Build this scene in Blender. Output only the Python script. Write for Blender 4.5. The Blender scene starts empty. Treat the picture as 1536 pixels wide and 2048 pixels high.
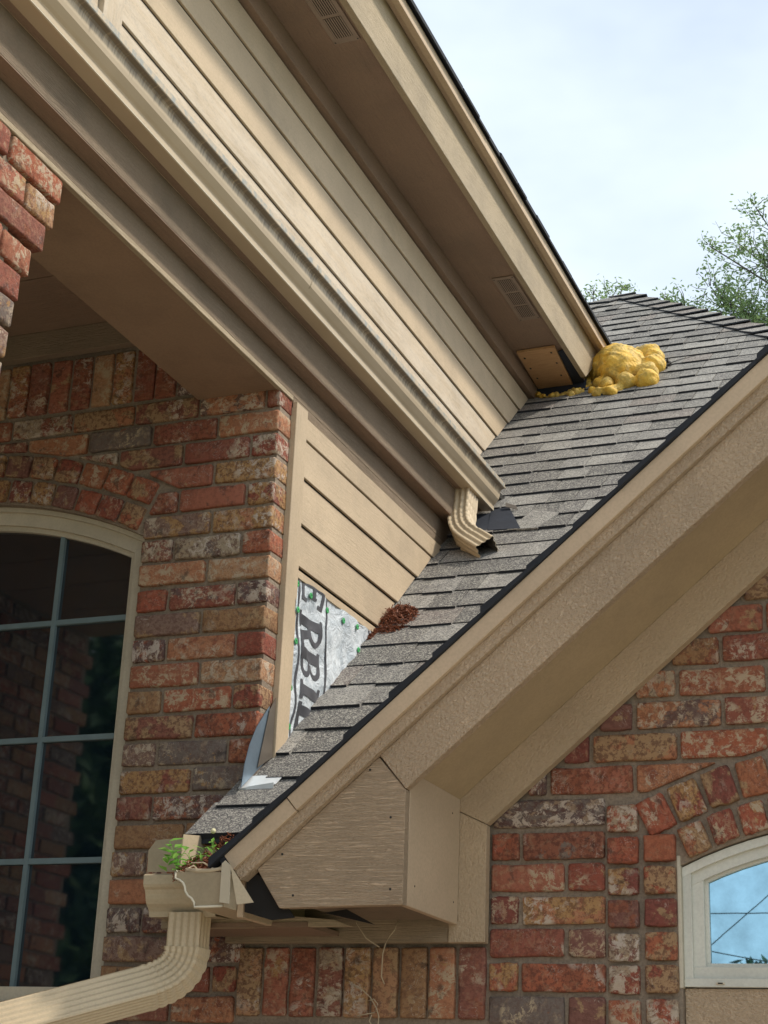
import bpy, bmesh, math, random
from mathutils import Vector, Matrix
from mathutils.geometry import tessellate_polygon
import numpy as np
rnd = random.Random(7)
sc = bpy.context.scene
COL = sc.collection
DZ = 1.9                       # eye height; all coordinates below are metres with z = 0 at eye height

# ------------------------------------------------------------------ camera
YAW, PIT, ROL = math.radians(22.437), math.radians(20.5955), math.radians(2.4165)
cf = Vector((-math.sin(YAW)*math.cos(PIT), math.cos(YAW)*math.cos(PIT), math.sin(PIT)))
cr = cf.cross(Vector((0, 0, 1))).normalized(); cu = cr.cross(cf)
cr, cu = cr*math.cos(ROL)+cu*math.sin(ROL), cu*math.cos(ROL)-cr*math.sin(ROL)
cam = bpy.data.objects.new('camera', bpy.data.cameras.new('camera')); COL.objects.link(cam)
cam.matrix_world = Matrix(((cr.x, cu.x, -cf.x, 0), (cr.y, cu.y, -cf.y, 0), (cr.z, cu.z, -cf.z, DZ), (0, 0, 0, 1)))
cam.data.sensor_fit = 'VERTICAL'; cam.data.sensor_height = 36; cam.data.lens = 36*3286.9/2048
cam.data.clip_start = 0.05; cam.data.clip_end = 2000
sc.camera = cam
def proj(p):
    d = p.dot(cf)
    return (768+3286.9*p.dot(cr)/d, 1024-3286.9*p.dot(cu)/d) if d > .1 else (-9999, -9999)

# ------------------------------------------------------------------ light
SUN = Vector((1.0, 0.35, 1.38)).normalized()
world = bpy.data.worlds.new('World'); sc.world = world; world.use_nodes = True
wn, wl = world.node_tree.nodes, world.node_tree.links
wn.clear()
sky = wn.new('ShaderNodeTexSky'); sky.sky_type = 'NISHITA'; sky.sun_disc = False
sky.sun_elevation = math.asin(SUN.z); sky.sun_rotation = math.atan2(SUN.x, SUN.y)
sky.air_density = 1.0; sky.dust_density = 2.5; sky.ozone_density = 1.0
tc = wn.new('ShaderNodeTexCoord'); mp = wn.new('ShaderNodeMapping'); mp.inputs['Scale'].default_value = (1.6, 1.6, 3.2)
nz = wn.new('ShaderNodeTexNoise'); nz.inputs['Scale'].default_value = 1.7; nz.inputs['Detail'].default_value = 5; nz.inputs['Roughness'].default_value = .5
rp = wn.new('ShaderNodeValToRGB'); rp.color_ramp.elements[0].position = .30; rp.color_ramp.elements[0].color = (.42, .42, .42, 1)
rp.color_ramp.elements[1].position = .66; rp.color_ramp.elements[1].color = (.95, .95, .95, 1)
mx = wn.new('ShaderNodeMix'); mx.data_type = 'RGBA'; mx.inputs[7].default_value = (6.3, 7.0, 7.45, 1)
bg = wn.new('ShaderNodeBackground'); bg.inputs[1].default_value = .072
wo = wn.new('ShaderNodeOutputWorld')
wl.new(tc.outputs['Generated'], mp.inputs[0]); wl.new(mp.outputs[0], nz.inputs['Vector']); wl.new(nz.outputs[0], rp.inputs[0])
wl.new(rp.outputs[0], mx.inputs[0]); wl.new(sky.outputs[0], mx.inputs[6]); wl.new(mx.outputs[2], bg.inputs[0]); wl.new(bg.outputs[0], wo.inputs[0])
sl = bpy.data.lights.new('sun', 'SUN'); sl.energy = 1.35; sl.angle = math.radians(4.5); sl.color = (1, .93, .82)
so = bpy.data.objects.new('sun', sl); COL.objects.link(so); so.rotation_euler = (-SUN).to_track_quat('-Z', 'Y').to_euler(); so.location = (6, 2, 12)
sc.view_settings.view_transform = 'Standard'; sc.view_settings.look = 'None'
sc.view_settings.exposure = 1.36; sc.view_settings.gamma = 1.0

# ------------------------------------------------------------------ node helpers
class NT:
    def __init__(s, name):
        s.m = bpy.data.materials.new(name); s.m.use_nodes = True
        s.t = s.m.node_tree; s.t.nodes.clear()
        s.out = s.t.nodes.new('ShaderNodeOutputMaterial'); s.b = s.t.nodes.new('ShaderNodeBsdfPrincipled')
        s.t.links.new(s.b.outputs[0], s.out.inputs[0])
    def n(s, ty, **kw):
        o = s.t.nodes.new('ShaderNode'+ty)
        for k, v in kw.items():
            if k[0] == '_': setattr(o, k[1:], v)
        for k, v in kw.items():
            if k[0] != '_':
                key = k.replace('__', ' ')
                inp = o.inputs[int(key[1:])] if key[0] == 'i' and key[1:].isdigit() else o.inputs[key]
                if isinstance(v, bpy.types.NodeSocket): s.t.links.new(v, inp)
                else: inp.default_value = v
        return o
    def math(s, op, a, b=0.0, clamp=False):
        return s.n('Math', _operation=op, _use_clamp=clamp, i0=a, i1=b).outputs[0]
    def ramp(s, fac, stops, interp='LINEAR'):
        r = s.n('ValToRGB', i0=fac); cr_ = r.color_ramp; cr_.interpolation = interp
        while len(cr_.elements) < len(stops): cr_.elements.new(.5)
        for e, (p, c) in zip(cr_.elements, stops):
            e.position = p; e.color = (c, c, c, 1) if not isinstance(c, tuple) else (*c, 1)
        return r.outputs[0]
    def mix(s, f, a, b, mode='MIX'):
        o = s.n('Mix', _data_type='RGBA', _blend_type=mode)
        for i, v in ((0, f), (6, a), (7, b)):
            if isinstance(v, bpy.types.NodeSocket): s.t.links.new(v, o.inputs[i])
            else: o.inputs[i].default_value = (*v, 1) if isinstance(v, tuple) else v
        return o.outputs[2]
    def coords(s, scale=(1, 1, 1), off=True):
        c = s.n('TexCoord').outputs['Object']
        if off:
            r = s.n('ObjectInfo').outputs['Random']
            isl = s.n('NewGeometry').outputs['Random Per Island']
            s.rand = s.math('FRACT', s.math('ADD', r, isl))
            v = s.n('CombineXYZ', X=s.math('MULTIPLY', s.rand, 37.), Y=s.math('MULTIPLY', s.rand, 91.), Z=s.math('MULTIPLY', s.rand, 53.)).outputs[0]
            c = s.n('VectorMath', _operation='ADD', i0=c, i1=v).outputs[0]
        return s.n('Mapping', Vector=c, Scale=scale).outputs[0]
    def noise(s, v, scale, detail=4, rough=.55, dist=0):
        return s.n('TexNoise', Vector=v, Scale=scale, Detail=detail, Roughness=rough, Distortion=dist).outputs[0]
    def set(s, **kw):
        for k, v in kw.items():
            inp = s.b.inputs[k.replace('__', ' ')]
            if isinstance(v, bpy.types.NodeSocket): s.t.links.new(v, inp)
            else: inp.default_value = (*v, 1) if isinstance(v, tuple) and len(v) == 3 and inp.type == 'RGBA' else v
    def bump(s, h, strength, dist, prev=None):
        b = s.n('Bump', Strength=strength, Distance=dist, Height=h)
        if prev is not None: s.t.links.new(prev, b.inputs['Normal'])
        s.t.links.new(b.outputs[0], s.b.inputs['Normal']); return b.outputs[0]

def paint(name, col, kind='grain', dirt=.25, dirtcol=(.12, .10, .08), rough=.62, amp=1.0, weather=0):
    t = NT(name); v = t.coords((1, 1, 1))
    vg = t.n('Mapping', Vector=v, Scale=(1, 14, 14)).outputs[0]
    big = t.noise(v, 3.5, 4); fine = t.noise(v, 160, 3)
    c = t.mix(t.ramp(big, [(.3, 0), (.7, 1)]), tuple(x*.88 for x in col), tuple(min(1, x*1.08) for x in col))
    c = t.mix(t.math('MULTIPLY', t.ramp(fine, [(.35, 1), (.6, 0)]), .22), c, tuple(x*.62 for x in col))
    if kind == 'grain':
        g = t.noise(vg, 11, 6, .62, 1.4)
        g2 = t.noise(t.n('Mapping', Vector=v, Scale=(1, 30, 30)).outputs[0], 5.5, 4, .6, 2.2)
        h = t.math('ADD', t.ramp(g, [(.38, 0), (.62, 1)]), t.math('MULTIPLY', t.ramp(g2, [(.45, 0), (.55, 1)]), .8))
        c = t.mix(t.math('MULTIPLY', t.ramp(g, [(.30, 1), (.46, 0)]), .38*amp), c, tuple(x*.45 for x in col))
        t.bump(h, .55*amp, .0022)
    elif kind == 'cedar':
        g = t.noise(t.n('Mapping', Vector=v, Scale=(1.2, 22, 22)).outputs[0], 7, 5, .6, 2.8)
        h = t.math('ADD', t.ramp(g, [(.40, 0), (.60, 1)]), t.math('MULTIPLY', fine, .35))
        c = t.mix(t.math('MULTIPLY', t.ramp(g, [(.32, 1), (.47, 0)]), .30*amp), c, tuple(x*.5 for x in col))
        t.bump(h, .9*amp, .006)
    elif kind == 'rough':
        vo = t.n('TexVoronoi', Vector=vg if False else t.n('Mapping', Vector=v, Scale=(1, 1.7, 1.7)).outputs[0], Scale=170., _feature='SMOOTH_F1').outputs[0]
        g = t.noise(v, 120, 5, .65, .5)
        h = t.math('ADD', t.ramp(vo, [(.15, 1), (.6, 0)]), t.math('MULTIPLY', t.ramp(g, [(.4, 0), (.6, 1)]), 1.0))
        c = t.mix(t.math('MULTIPLY', t.ramp(g, [(.34, 1), (.5, 0)]), .16), c, tuple(x*.55 for x in col))
        t.bump(h, .75*amp, .0034)
    else:
        t.bump(t.noise(v, 60, 4), .2*amp, .0012)
    if weather:
        wv = t.noise(t.n('Mapping', Vector=v, Scale=(.6, 5, 5)).outputs[0], 6, 7, .68, .6)
        c = t.mix(t.math('MULTIPLY', t.ramp(wv, [(.40, 0), (.62, 1)]), weather), c, (.64, .55, .44))
        sp = t.noise(t.n('Mapping', Vector=v, Scale=(1, 2.5, 2.5)).outputs[0], 42, 6, .72)
        c = t.mix(t.math('MULTIPLY', t.ramp(sp, [(.52, 0), (.66, 1)]), .45*weather), c, (.24, .21, .18))
    d = t.noise(v, 5.5, 8, .68)
    c = t.mix(t.math('MULTIPLY', t.ramp(d, [(.50, 0), (.72, 1)]), dirt), c, dirtcol)
    t.set(Base__Color=c, Roughness=rough, Specular__IOR__Level=.35)
    return t.m

def flat(name, col, rough=.6, metallic=0.0, bumps=0, spec=.4, noise=.12):
    t = NT(name); v = t.coords()
    c = t.mix(t.ramp(t.noise(v, 14, 5), [(.3, 0), (.7, 1)]), tuple(x*(1-noise) for x in col), tuple(min(1, x*(1+noise)) for x in col))
    t.set(Base__Color=c, Roughness=rough, Metallic=metallic, Specular__IOR__Level=spec)
    if bumps: t.bump(t.noise(v, 40, 4), bumps, .002)
    return t.m

TAN = (.54, .395, .262)
M = {}
M['tan'] = paint('tan paint on cedar board', TAN, 'cedar', .14, amp=.8)
M['spout'] = paint('tan downspout enamel lightened as sunlit', (.60, .475, .315), 'smooth', .15, rough=.35, amp=.4)  # paler than the gutter: sunlight on the pipe is put into its colour
M['tan_rough'] = paint('tan paint on rough board', TAN, 'rough', .18)
M['tan_frieze'] = paint('tan paint on sandy frieze', (.49, .365, .238), 'rough', .10, amp=.6)
M['tan_smooth'] = paint('smooth tan paint', (.56, .42, .285), 'smooth', .10)
M['tan_grain'] = paint('tan paint on grained board', (.46, .36, .235), 'grain', .2)
M['siding'] = paint('tan lap siding', (.55, .425, .285), 'grain', .20, amp=.45)
M['siding_w'] = paint('weathered lap siding', (.57, .455, .32), 'grain', .2, amp=.5, weather=.62)
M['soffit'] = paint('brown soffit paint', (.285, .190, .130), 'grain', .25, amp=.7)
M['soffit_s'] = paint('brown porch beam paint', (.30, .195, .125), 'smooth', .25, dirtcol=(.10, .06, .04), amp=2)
M['gsoffit'] = paint('olive tan soffit paint', (.46, .345, .212), 'smooth', .15, amp=2)
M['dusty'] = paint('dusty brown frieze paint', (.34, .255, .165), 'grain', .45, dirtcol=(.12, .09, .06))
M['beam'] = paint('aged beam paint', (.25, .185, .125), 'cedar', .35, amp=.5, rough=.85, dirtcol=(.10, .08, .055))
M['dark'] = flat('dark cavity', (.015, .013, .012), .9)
M['felt'] = flat('black felt and shade sheet', (.02, .024, .035), .85, bumps=.5)
M['metal_tan'] = paint('baked tan gutter metal', (.52, .42, .285), 'smooth', .22, rough=.38, amp=.4)
M['guard'] = paint('tan guard metal darkened as shaded', (.36, .29, .19), 'smooth', .15, rough=.5, amp=.3)  # darker tan: shade on the front-facing guard is put into its colour
M['cap'] = paint('grimy end cap metal', (.40, .315, .205), 'smooth', .3, rough=.45, amp=.4)
M['bright_metal'] = flat('pale gutter rim', (.66, .58, .44), .35, noise=.08)
M['galv'] = flat('galvanised flashing', (.20, .26, .32), .45, .55, .3, noise=.2)
M['galv_w'] = flat('white step flashing', (.72, .74, .74), .45, .1)
M['alum'] = flat('inner aluminium', (.20, .17, .14), .4, .5)
M['green'] = flat('green plastic cap', (.07, .38, .13), .45)
M['ink'] = flat('grey wrap print', (.075, .075, .085), .5, noise=.4)
M['vinyl'] = paint('off white vinyl', (.62, .60, .52), 'smooth', .15, dirtcol=(.25, .23, .18), rough=.35, amp=.3)
M['wframe'] = paint('cream window frame', (.58, .51, .39), 'smooth', .18, rough=.45, amp=.3)
M['muntin'] = flat('grey blue muntin', (.16, .215, .225), .5)
M['nail'] = flat('dark nail head', (.03, .025, .02), .6)
M['vent'] = flat('brown vent', (.27, .20, .15), .55)

# gutter face, with black streaks running down from the lip (local y = height on the face)
def streaky():
    t = NT('streaked gutter metal'); v = t.coords(off=False)
    sx = t.n('SeparateXYZ', Vector=v)
    st = t.noise(t.n('Mapping', Vector=v, Scale=(1, .06, .06)).outputs[0], 95, 3, .75)
    st2 = t.noise(t.n('Mapping', Vector=v, Scale=(1, .1, .1)).outputs[0], 14, 3, .6)
    hgt = t.math('DIVIDE', t.math('SUBTRACT', .0275, sx.outputs[2]), .048)      # 0 at lip .. 1 lower down
    k = t.math('ADD', t.math('MULTIPLY', t.math('SUBTRACT', st, .5), 1.5), t.math('MULTIPLY', t.math('SUBTRACT', st2, .5), 1.3))
    f = t.ramp(t.math('ADD', t.math('MULTIPLY', hgt, -1.25), t.math('ADD', k, .62)), [(0, 0), (.48, .68)])
    f = t.math('MULTIPLY', f, t.math('LESS_THAN', sx.outputs[2], .0275))
    big = t.noise(v, 4, 4)
    c = t.mix(t.ramp(big, [(.3, 0), (.7, 1)]), (.47, .37, .245), (.55, .44, .30))
    lipd = t.noise(v, 55, 6, .7)
    lipm = t.math('MULTIPLY', t.ramp(lipd, [(.42, 0), (.6, 1)]), t.math('GREATER_THAN', sx.outputs[2], .0275))
    c = t.mix(lipm, c, (.30, .30, .27))
    c = t.mix(f, c, (.060, .045, .034))
    t.set(Base__Color=c, Roughness=.42, Specular__IOR__Level=.4)
    return t.m
M['streak'] = streaky()

def brickmat(red=False):
    t = NT('red tumbled brick' if red else 'tumbled brick'); v = t.coords()
    r = t.rand
    pal = [(.0, (.40, .145, .090)), (.12, (.31, .105, .070)), (.25, (.46, .20, .105)), (.37, (.29, .115, .080)), (.49, (.48, .26, .14)),
           (.58, (.38, .14, .080)), (.68, (.27, .17, .13)), (.77, (.41, .13, .070)), (.87, (.20, .155, .13)), (.95, (.36, .20, .10))]
    if red: pal = [(0, (.40, .115, .066)), (.2, (.31, .090, .058)), (.42, (.41, .135, .072)), (.6, (.25, .08, .06)), (.74, (.40, .15, .075)), (.88, (.24, .11, .085))]
    base = t.ramp(r, pal, 'CONSTANT')
    r2 = t.math('FRACT', t.math('MULTIPLY', r, 7.31))
    sec = t.ramp(r2, [(.0, (.42, .27, .145)), (.25, (.30, .105, .06)), (.5, (.45, .26, .11)), (.7, (.15, .105, .095)), (.86, (.42, .33, .23))], 'CONSTANT')
    r3 = t.math('FRACT', t.math('MULTIPLY', r, 13.7))
    patch = t.noise(v, 20, 6, .66, .3)
    c = t.mix(t.ramp(t.math('ADD', patch, t.math('MULTIPLY', t.math('SUBTRACT', r3, .5), .22)), [(.53, 0), (.57, .9)]), base, sec)
    mott = t.noise(v, 95, 6, .74, .2)
    c = t.mix(t.math('MULTIPLY', t.ramp(mott, [(.49, 0), (.55, 1)]), t.math('ADD', .25, t.math('MULTIPLY', r3, .45))), c, (.12, .045, .034))
    dust = t.noise(v, 60, 7, .75, .2)
    c = t.mix(t.math('MULTIPLY', t.ramp(dust, [(.53, 0), (.58, 1)]), t.math('MULTIPLY', r2, .55)), c, (.54, .38, .23))
    # creamy slurry smears
    sm = t.noise(v, 36, 8, .78, .5)
    amt = t.noise(v, 11, 3, .5)
    smm = t.math('MULTIPLY', t.ramp(sm, [(.52, 0), (.545, 1)]), t.ramp(t.math('ADD', amt, t.math('MULTIPLY', t.math('SUBTRACT', r2, .5), .34)), [(.46, .0), (.58, 1)]))
    c = t.mix(t.math('MULTIPLY', smm, .85), c, t.mix(r3, (.52, .40, .26), (.60, .50, .42)))
    ln = t.noise(t.n('Mapping', Vector=v, Scale=(1, 1, 1), Rotation=(0, .6, 0)).outputs[0], 22, 3, .5, 3.5)
    lnm = t.math('MULTIPLY', t.ramp(ln, [(.485, 0), (.5, 1), (.515, 0)]), t.ramp(t.noise(v, 13, 2), [(.54, 0), (.60, 1)]))
    c = t.mix(t.math('MULTIPLY', lnm, .6), c, (.62, .55, .47))
    dk = t.noise(v, 26, 5, .6)
    c = t.mix(t.math('MULTIPLY', t.ramp(dk, [(.60, 0), (.68, 1)]), .6), c, (.05, .035, .03))
    t.set(Base__Color=c, Roughness=.85, Specular__IOR__Level=.25)
    h = t.math('ADD', t.math('MULTIPLY', sm, 1.6), t.math('ADD', t.math('MULTIPLY', mott, .8), t.math('MULTIPLY', lnm, .12)))
    t.bump(h, .9, .0055)
    return t.m
M['brick'] = brickmat(); M['brick_red'] = brickmat(True)
def mortarmat():
    t = NT('sandy mortar'); v = t.coords(off=False)
    n = t.noise(v, 130, 5, .7); b = t.noise(v, 6, 4)
    c = t.mix(t.ramp(b, [(.3, 0), (.7, 1)]), (.26, .20, .15), (.37, .295, .22))
    c = t.mix(t.ramp(n, [(.35, .6), (.6, 0)]), c, (.15, .115, .085))
    t.set(Base__Color=c, Roughness=.95, Specular__IOR__Level=.2); t.bump(n, .9, .004)
    return t.m
M['mortar'] = mortarmat()

def shinglemat():
    t = NT('asphalt shingle granules'); v = t.coords()
    tone = t.ramp(t.rand, [(0, (.135, .126, .118)), (.18, (.20, .188, .175)), (.40, (.26, .245, .228)), (.56, (.165, .153, .145)), (.74, (.31, .29, .265)), (.92, (.215, .18, .162))], 'CONSTANT')
    g = t.noise(v, 420, 2, .6); g2 = t.n('TexVoronoi', Vector=v, Scale=330.).outputs[1]
    sp = t.n('SeparateColor', Color=g2).outputs[0]
    c = t.mix(t.ramp(sp, [(.55, 0), (.9, .75)]), tone, (.52, .49, .42))
    c = t.mix(t.ramp(sp, [(.06, .75), (.32, 0)]), c, (.05, .05, .05))
    big = t.noise(v, 12, 4, .6)
    c = t.mix(t.math('MULTIPLY', t.ramp(big, [(.45, 0), (.7, 1)]), .35), c, (.10, .09, .085))
    t.set(Base__Color=c, Roughness=.92, Specular__IOR__Level=.25)
    t.bump(t.math('ADD', g, sp), .8, .0016)
    return t.m
M['shingle'] = shinglemat()
M['shingle_dark'] = flat('shingle cut edge', (.022, .024, .03), .85, bumps=.6)

def glassmat(name, base, metallic, rough, ior, wav):
    t = NT(name); v = t.coords(off=False)
    c = t.mix(t.ramp(t.noise(v, 9, 6, .65), [(.35, 0), (.7, 1)]), tuple(x*.75 for x in base), tuple(min(1, x*1.2) for x in base))
    t.set(Base__Color=c, Metallic=metallic, Roughness=rough, IOR=ior, Specular__IOR__Level=.5)
    t.bump(t.noise(v, 7, 2), wav, .002)
    return t.m
M['screen'] = glassmat('dark screened glass', (.006, .013, .020), 0, .03, 2.35, .05)
M['blueglass'] = glassmat('glass with sky blue in its colour', (.30, .50, .62), 1.0, .012, 1.5, .012)  # the blue of the reflected sky is put into the glass colour

def foammat():
    t = NT('weathered yellow foam'); v = t.coords(off=False)
    a = t.noise(v, 14, 4, .6); b = t.noise(v, 60, 5, .7, .8)
    geo = t.n('NewGeometry'); up = t.n('SeparateXYZ', Vector=geo.outputs['Normal']).outputs[2]
    c = t.mix(t.ramp(a, [(.35, 0), (.65, 1)]), (.72, .42, .05), (.86, .58, .12))
    st = t.math('MULTIPLY', t.ramp(a, [(.45, 0), (.52, 1)]), t.ramp(b, [(.34, .25), (.54, 1)]))
    c = t.mix(t.math('MULTIPLY', st, .6), c, (.30, .20, .06))
    c = t.mix(t.math('MULTIPLY', t.ramp(b, [(.60, 0), (.70, 1)]), .5), c, (.80, .66, .30))
    t.set(Base__Color=c, Roughness=.6, Specular__IOR__Level=.4, Subsurface__Weight=.08, Subsurface__Radius=(.02, .01, .004))
    t.bump(t.math('ADD', t.noise(v, 38, 4, .6, 1.0), t.math('MULTIPLY', b, .5)), .8, .010)
    return t.m
M['foam'] = foammat()
def wrapmat():
    t = NT('silvery house wrap'); v = t.coords(off=False)
    n = t.noise(v, 12, 5, .6, 1.2); f = t.noise(v, 200, 2)
    c = t.mix(t.ramp(n, [(.35, 0), (.65, 1)]), (.44, .49, .53), (.72, .76, .79))
    t.set(Base__Color=c, Roughness=.38, Specular__IOR__Level=.5); t.bump(t.math('ADD', t.noise(v, 26, 4, .6, 2.0), t.math('MULTIPLY', f, .05)), .9, .008)
    return t.m
M['wrap'] = wrapmat()
def plymat():
    t = NT('orange stained plywood'); v = t.coords(off=False)
    g = t.noise(t.n('Mapping', Vector=v, Scale=(1, 6, 1)).outputs[0], 14, 6, .65, 1.5)
    c = t.mix(t.ramp(g, [(.3, 0), (.7, 1)]), (.46, .25, .11), (.60, .36, .18))
    t.set(Base__Color=c, Roughness=.75); t.bump(g, .4, .002); return t.m
M['ply'] = plymat()
def leafmat(name, a, b, tr=.25):
    t = NT(name)
    isl = t.n('NewGeometry').outputs['Random Per Island']
    c = t.ramp(isl, [(0, a), (1, b)])
    t.set(Base__Color=c, Roughness=.6, Specular__IOR__Level=.3)
    tl = t.n('BsdfTranslucent', Color=c); ms = t.n('MixShader', i0=tr)
    t.t.links.new(t.b.outputs[0], ms.inputs[1]); t.t.links.new(tl.outputs[0], ms.inputs[2]); t.t.links.new(ms.outputs[0], t.out.inputs[0])
    return t.m
M['leaf'] = leafmat('spring leaves', (.17, .27, .12), (.34, .45, .19), .5)
M['leaf_dark'] = leafmat('dark green leaves', (.018, .045, .016), (.045, .085, .03), .15)
M['sprout'] = leafmat('bright seedling green', (.16, .42, .06), (.34, .60, .14), .4)
M['needle'] = leafmat('rusty needles', (.10, .030, .014), (.30, .10, .045), .05)
M['twigpale'] = flat('dry pale stem', (.50, .40, .27), .8)
M['bark'] = flat('grey bark', (.10, .085, .07), .9, bumps=.8)
M['petal'] = flat('cream bud', (.75, .68, .42), .7)

# ------------------------------------------------------------------ object helpers
WM = {}
def link(o, M4, parent=None):
    COL.objects.link(o)
    if parent is not None:
        o.parent = parent; o.matrix_basis = WM[parent.name].inverted() @ M4
    else: o.matrix_basis = M4
    WM[o.name] = M4
    return o
def tag(o, label=None, cat=None, group=None, kind=None):
    for k, v in (('label', label), ('category', cat), ('group', group), ('kind', kind)):
        if v: o[k] = v
    return o
def empty(name, p, label, cat, group=None):
    o = bpy.data.objects.new(name, None); o.empty_display_size = .1
    link(o, Matrix.Translation((p[0], p[1], p[2]+DZ))); return tag(o, label, cat, group)
def mesh_obj(name, me, mat, parent=None, M4=None, smooth=False):
    if mat is not None and not me.materials: me.materials.append(mat)
    if smooth:
        for p in me.polygons: p.use_smooth = True
    return link(bpy.data.objects.new(name, me), M4 if M4 is not None else Matrix.Translation((0, 0, DZ)), parent)
def fromdata(name, vs, fs, mat, parent=None, smooth=False):
    c = Vector((0, 0, 0))
    for v in vs: c += Vector(v)
    c /= max(1, len(vs))
    me = bpy.data.meshes.new(name); me.from_pydata([tuple(Vector(v)-c) for v in vs], [], fs); me.update()
    return mesh_obj(name, me, mat, parent, Matrix.Translation(c+Vector((0, 0, DZ))), smooth)
def frame(O, U, N):
    U = Vector(U).normalized(); N = Vector(N).normalized(); V = N.cross(U)
    O = Vector(O)
    return Matrix(((U.x, V.x, N.x, O.x), (U.y, V.y, N.y, O.y), (U.z, V.z, N.z, O.z+DZ), (0, 0, 0, 1)))
def slab(name, pts, U, N, th, mat, parent=None, bevel=.0012, label=None):
    """prism: front face = pts (on a plane with normal N), extruded back by th; local x runs along U"""
    c = sum((Vector(p) for p in pts), Vector())/len(pts)
    F = frame(c, U, N); Fi = F.inverted()
    loc = [Fi @ (Vector(p)+Vector((0, 0, DZ))) for p in pts]
    ar = sum(loc[i].x*loc[(i+1) % len(loc)].y-loc[(i+1) % len(loc)].x*loc[i].y for i in range(len(loc)))
    if ar < 0: loc.reverse()
    n = len(loc); bm = bmesh.new()
    a = [bm.verts.new((p.x, p.y, 0)) for p in loc]; b = [bm.verts.new((p.x, p.y, -th)) for p in loc]
    bm.faces.new(a); bm.faces.new(list(reversed(b)))
    for i in range(n): bm.faces.new((a[i], b[i], b[(i+1) % n], a[(i+1) % n]))
    if bevel: bmesh.ops.bevel(bm, geom=list(bm.edges), offset=bevel, segments=1, affect='EDGES')
    me = bpy.data.meshes.new(name); bm.to_mesh(me); bm.free()
    o = mesh_obj(name, me, mat, parent, F)
    if label: o['label'] = label
    return o
X, Y, Z = Vector((1, 0, 0)), Vector((0, 1, 0)), Vector((0, 0, 1))
def box(name, x, y, z, mat, parent=None, U=None, N=None, bevel=.0012, label=None):
    U = U or (X if (x[1]-x[0]) >= (y[1]-y[0]) and (x[1]-x[0]) >= (z[1]-z[0]) else (Y if (y[1]-y[0]) >= (z[1]-z[0]) else Z))
    if N is None: N = (-Y if abs(U.y) < .5 else X)
    if abs(N.y) > .5:
        yy = y[0] if N.y < 0 else y[1]; P = [(x[0], yy, z[0]), (x[1], yy, z[0]), (x[1], yy, z[1]), (x[0], yy, z[1])]; th = y[1]-y[0]
    elif abs(N.x) > .5:
        xx = x[1] if N.x > 0 else x[0]; P = [(xx, y[0], z[0]), (xx, y[1], z[0]), (xx, y[1], z[1]), (xx, y[0], z[1])]; th = x[1]-x[0]
    else:
        zz = z[1] if N.z > 0 else z[0]; P = [(x[0], y[0], zz), (x[1], y[0], zz), (x[1], y[1], zz), (x[0], y[1], zz)]; th = z[1]-z[0]
    return slab(name, P, U, N, th, mat, parent, bevel, label)
def clip(poly, a, b, c):
    """keep a*u+b*v+c >= 0"""
    out = []
    for i in range(len(poly)):
        p, q = poly[i], poly[(i+1) % len(poly)]
        dp, dq = a*p[0]+b*p[1]+c, a*q[0]+b*q[1]+c
        if dp >= 0: out.append(p)
        if dp*dq < 0:
            t = dp/(dp-dq); out.append((p[0]+t*(q[0]-p[0]), p[1]+t*(q[1]-p[1])))
    return out
def tube(name, path, r, mat, parent=None, n=6, taper=1.0):
    vs, fs = [], []
    P = [Vector(p) for p in path]; prev = None
    for i, p in enumerate(P):
        d = (P[min(i+1, len(P)-1)]-P[max(i-1, 0)]).normalized()
        a = d.cross(Z if abs(d.z) < .9 else X).normalized(); b = d.cross(a)
        rr = r*(1+(taper-1)*i/max(1, len(P)-1))
        for k in range(n):
            an = 2*math.pi*k/n; vs.append(tuple(p+a*rr*math.cos(an)+b*rr*math.sin(an)))
    for i in range(len(P)-1):
        for k in range(n):
            fs.append((i*n+k, i*n+(k+1) % n, (i+1)*n+(k+1) % n, (i+1)*n+k))
    fs.append(tuple(range(n-1, -1, -1))); fs.append(tuple((len(P)-1)*n+k for k in range(n)))
    if name is None: return vs, fs
    return fromdata(name, vs, fs, mat, parent, True)
def merge(lst):
    V_, F_ = [], []
    for v, f in lst:
        o = len(V_); V_ += v; F_ += [tuple(i+o for i in q) for q in f]
    return V_, F_

# ------------------------------------------------------------------ ground
g = slab('ground', [(-90, -90, -DZ), (90, -90, -DZ), (90, 90, -DZ), (-90, 90, -DZ)], X, Z, .2, flat('mown lawn', (.10, .13, .05), .95, bumps=.5), bevel=0)
tag(g, kind='structure')
g = slab('driveway', [(-3.9, -12, -DZ+.03), (3.2, -12, -DZ+.03), (3.2, 3.4, -DZ+.03), (-3.9, 3.4, -DZ+.03)], Y, Z, .028, flat('pale concrete', (.46, .39, .31), .9, bumps=.3), bevel=0)
tag(g, kind='structure')

# ------------------------------------------------------------------ the house
H = empty('brick_house', (-1.0, 3.5, -DZ), 'red brick house with tan siding, gabled front bay and grey shingle roof', 'house')
WY = 3.5
def zr(y): return .836+.815*(y-3.579)            # main roof surface
def zg(x): return .979+.855*(x+1.1)              # front gable, left slope
RID = .25                                        # gable ridge x

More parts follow.
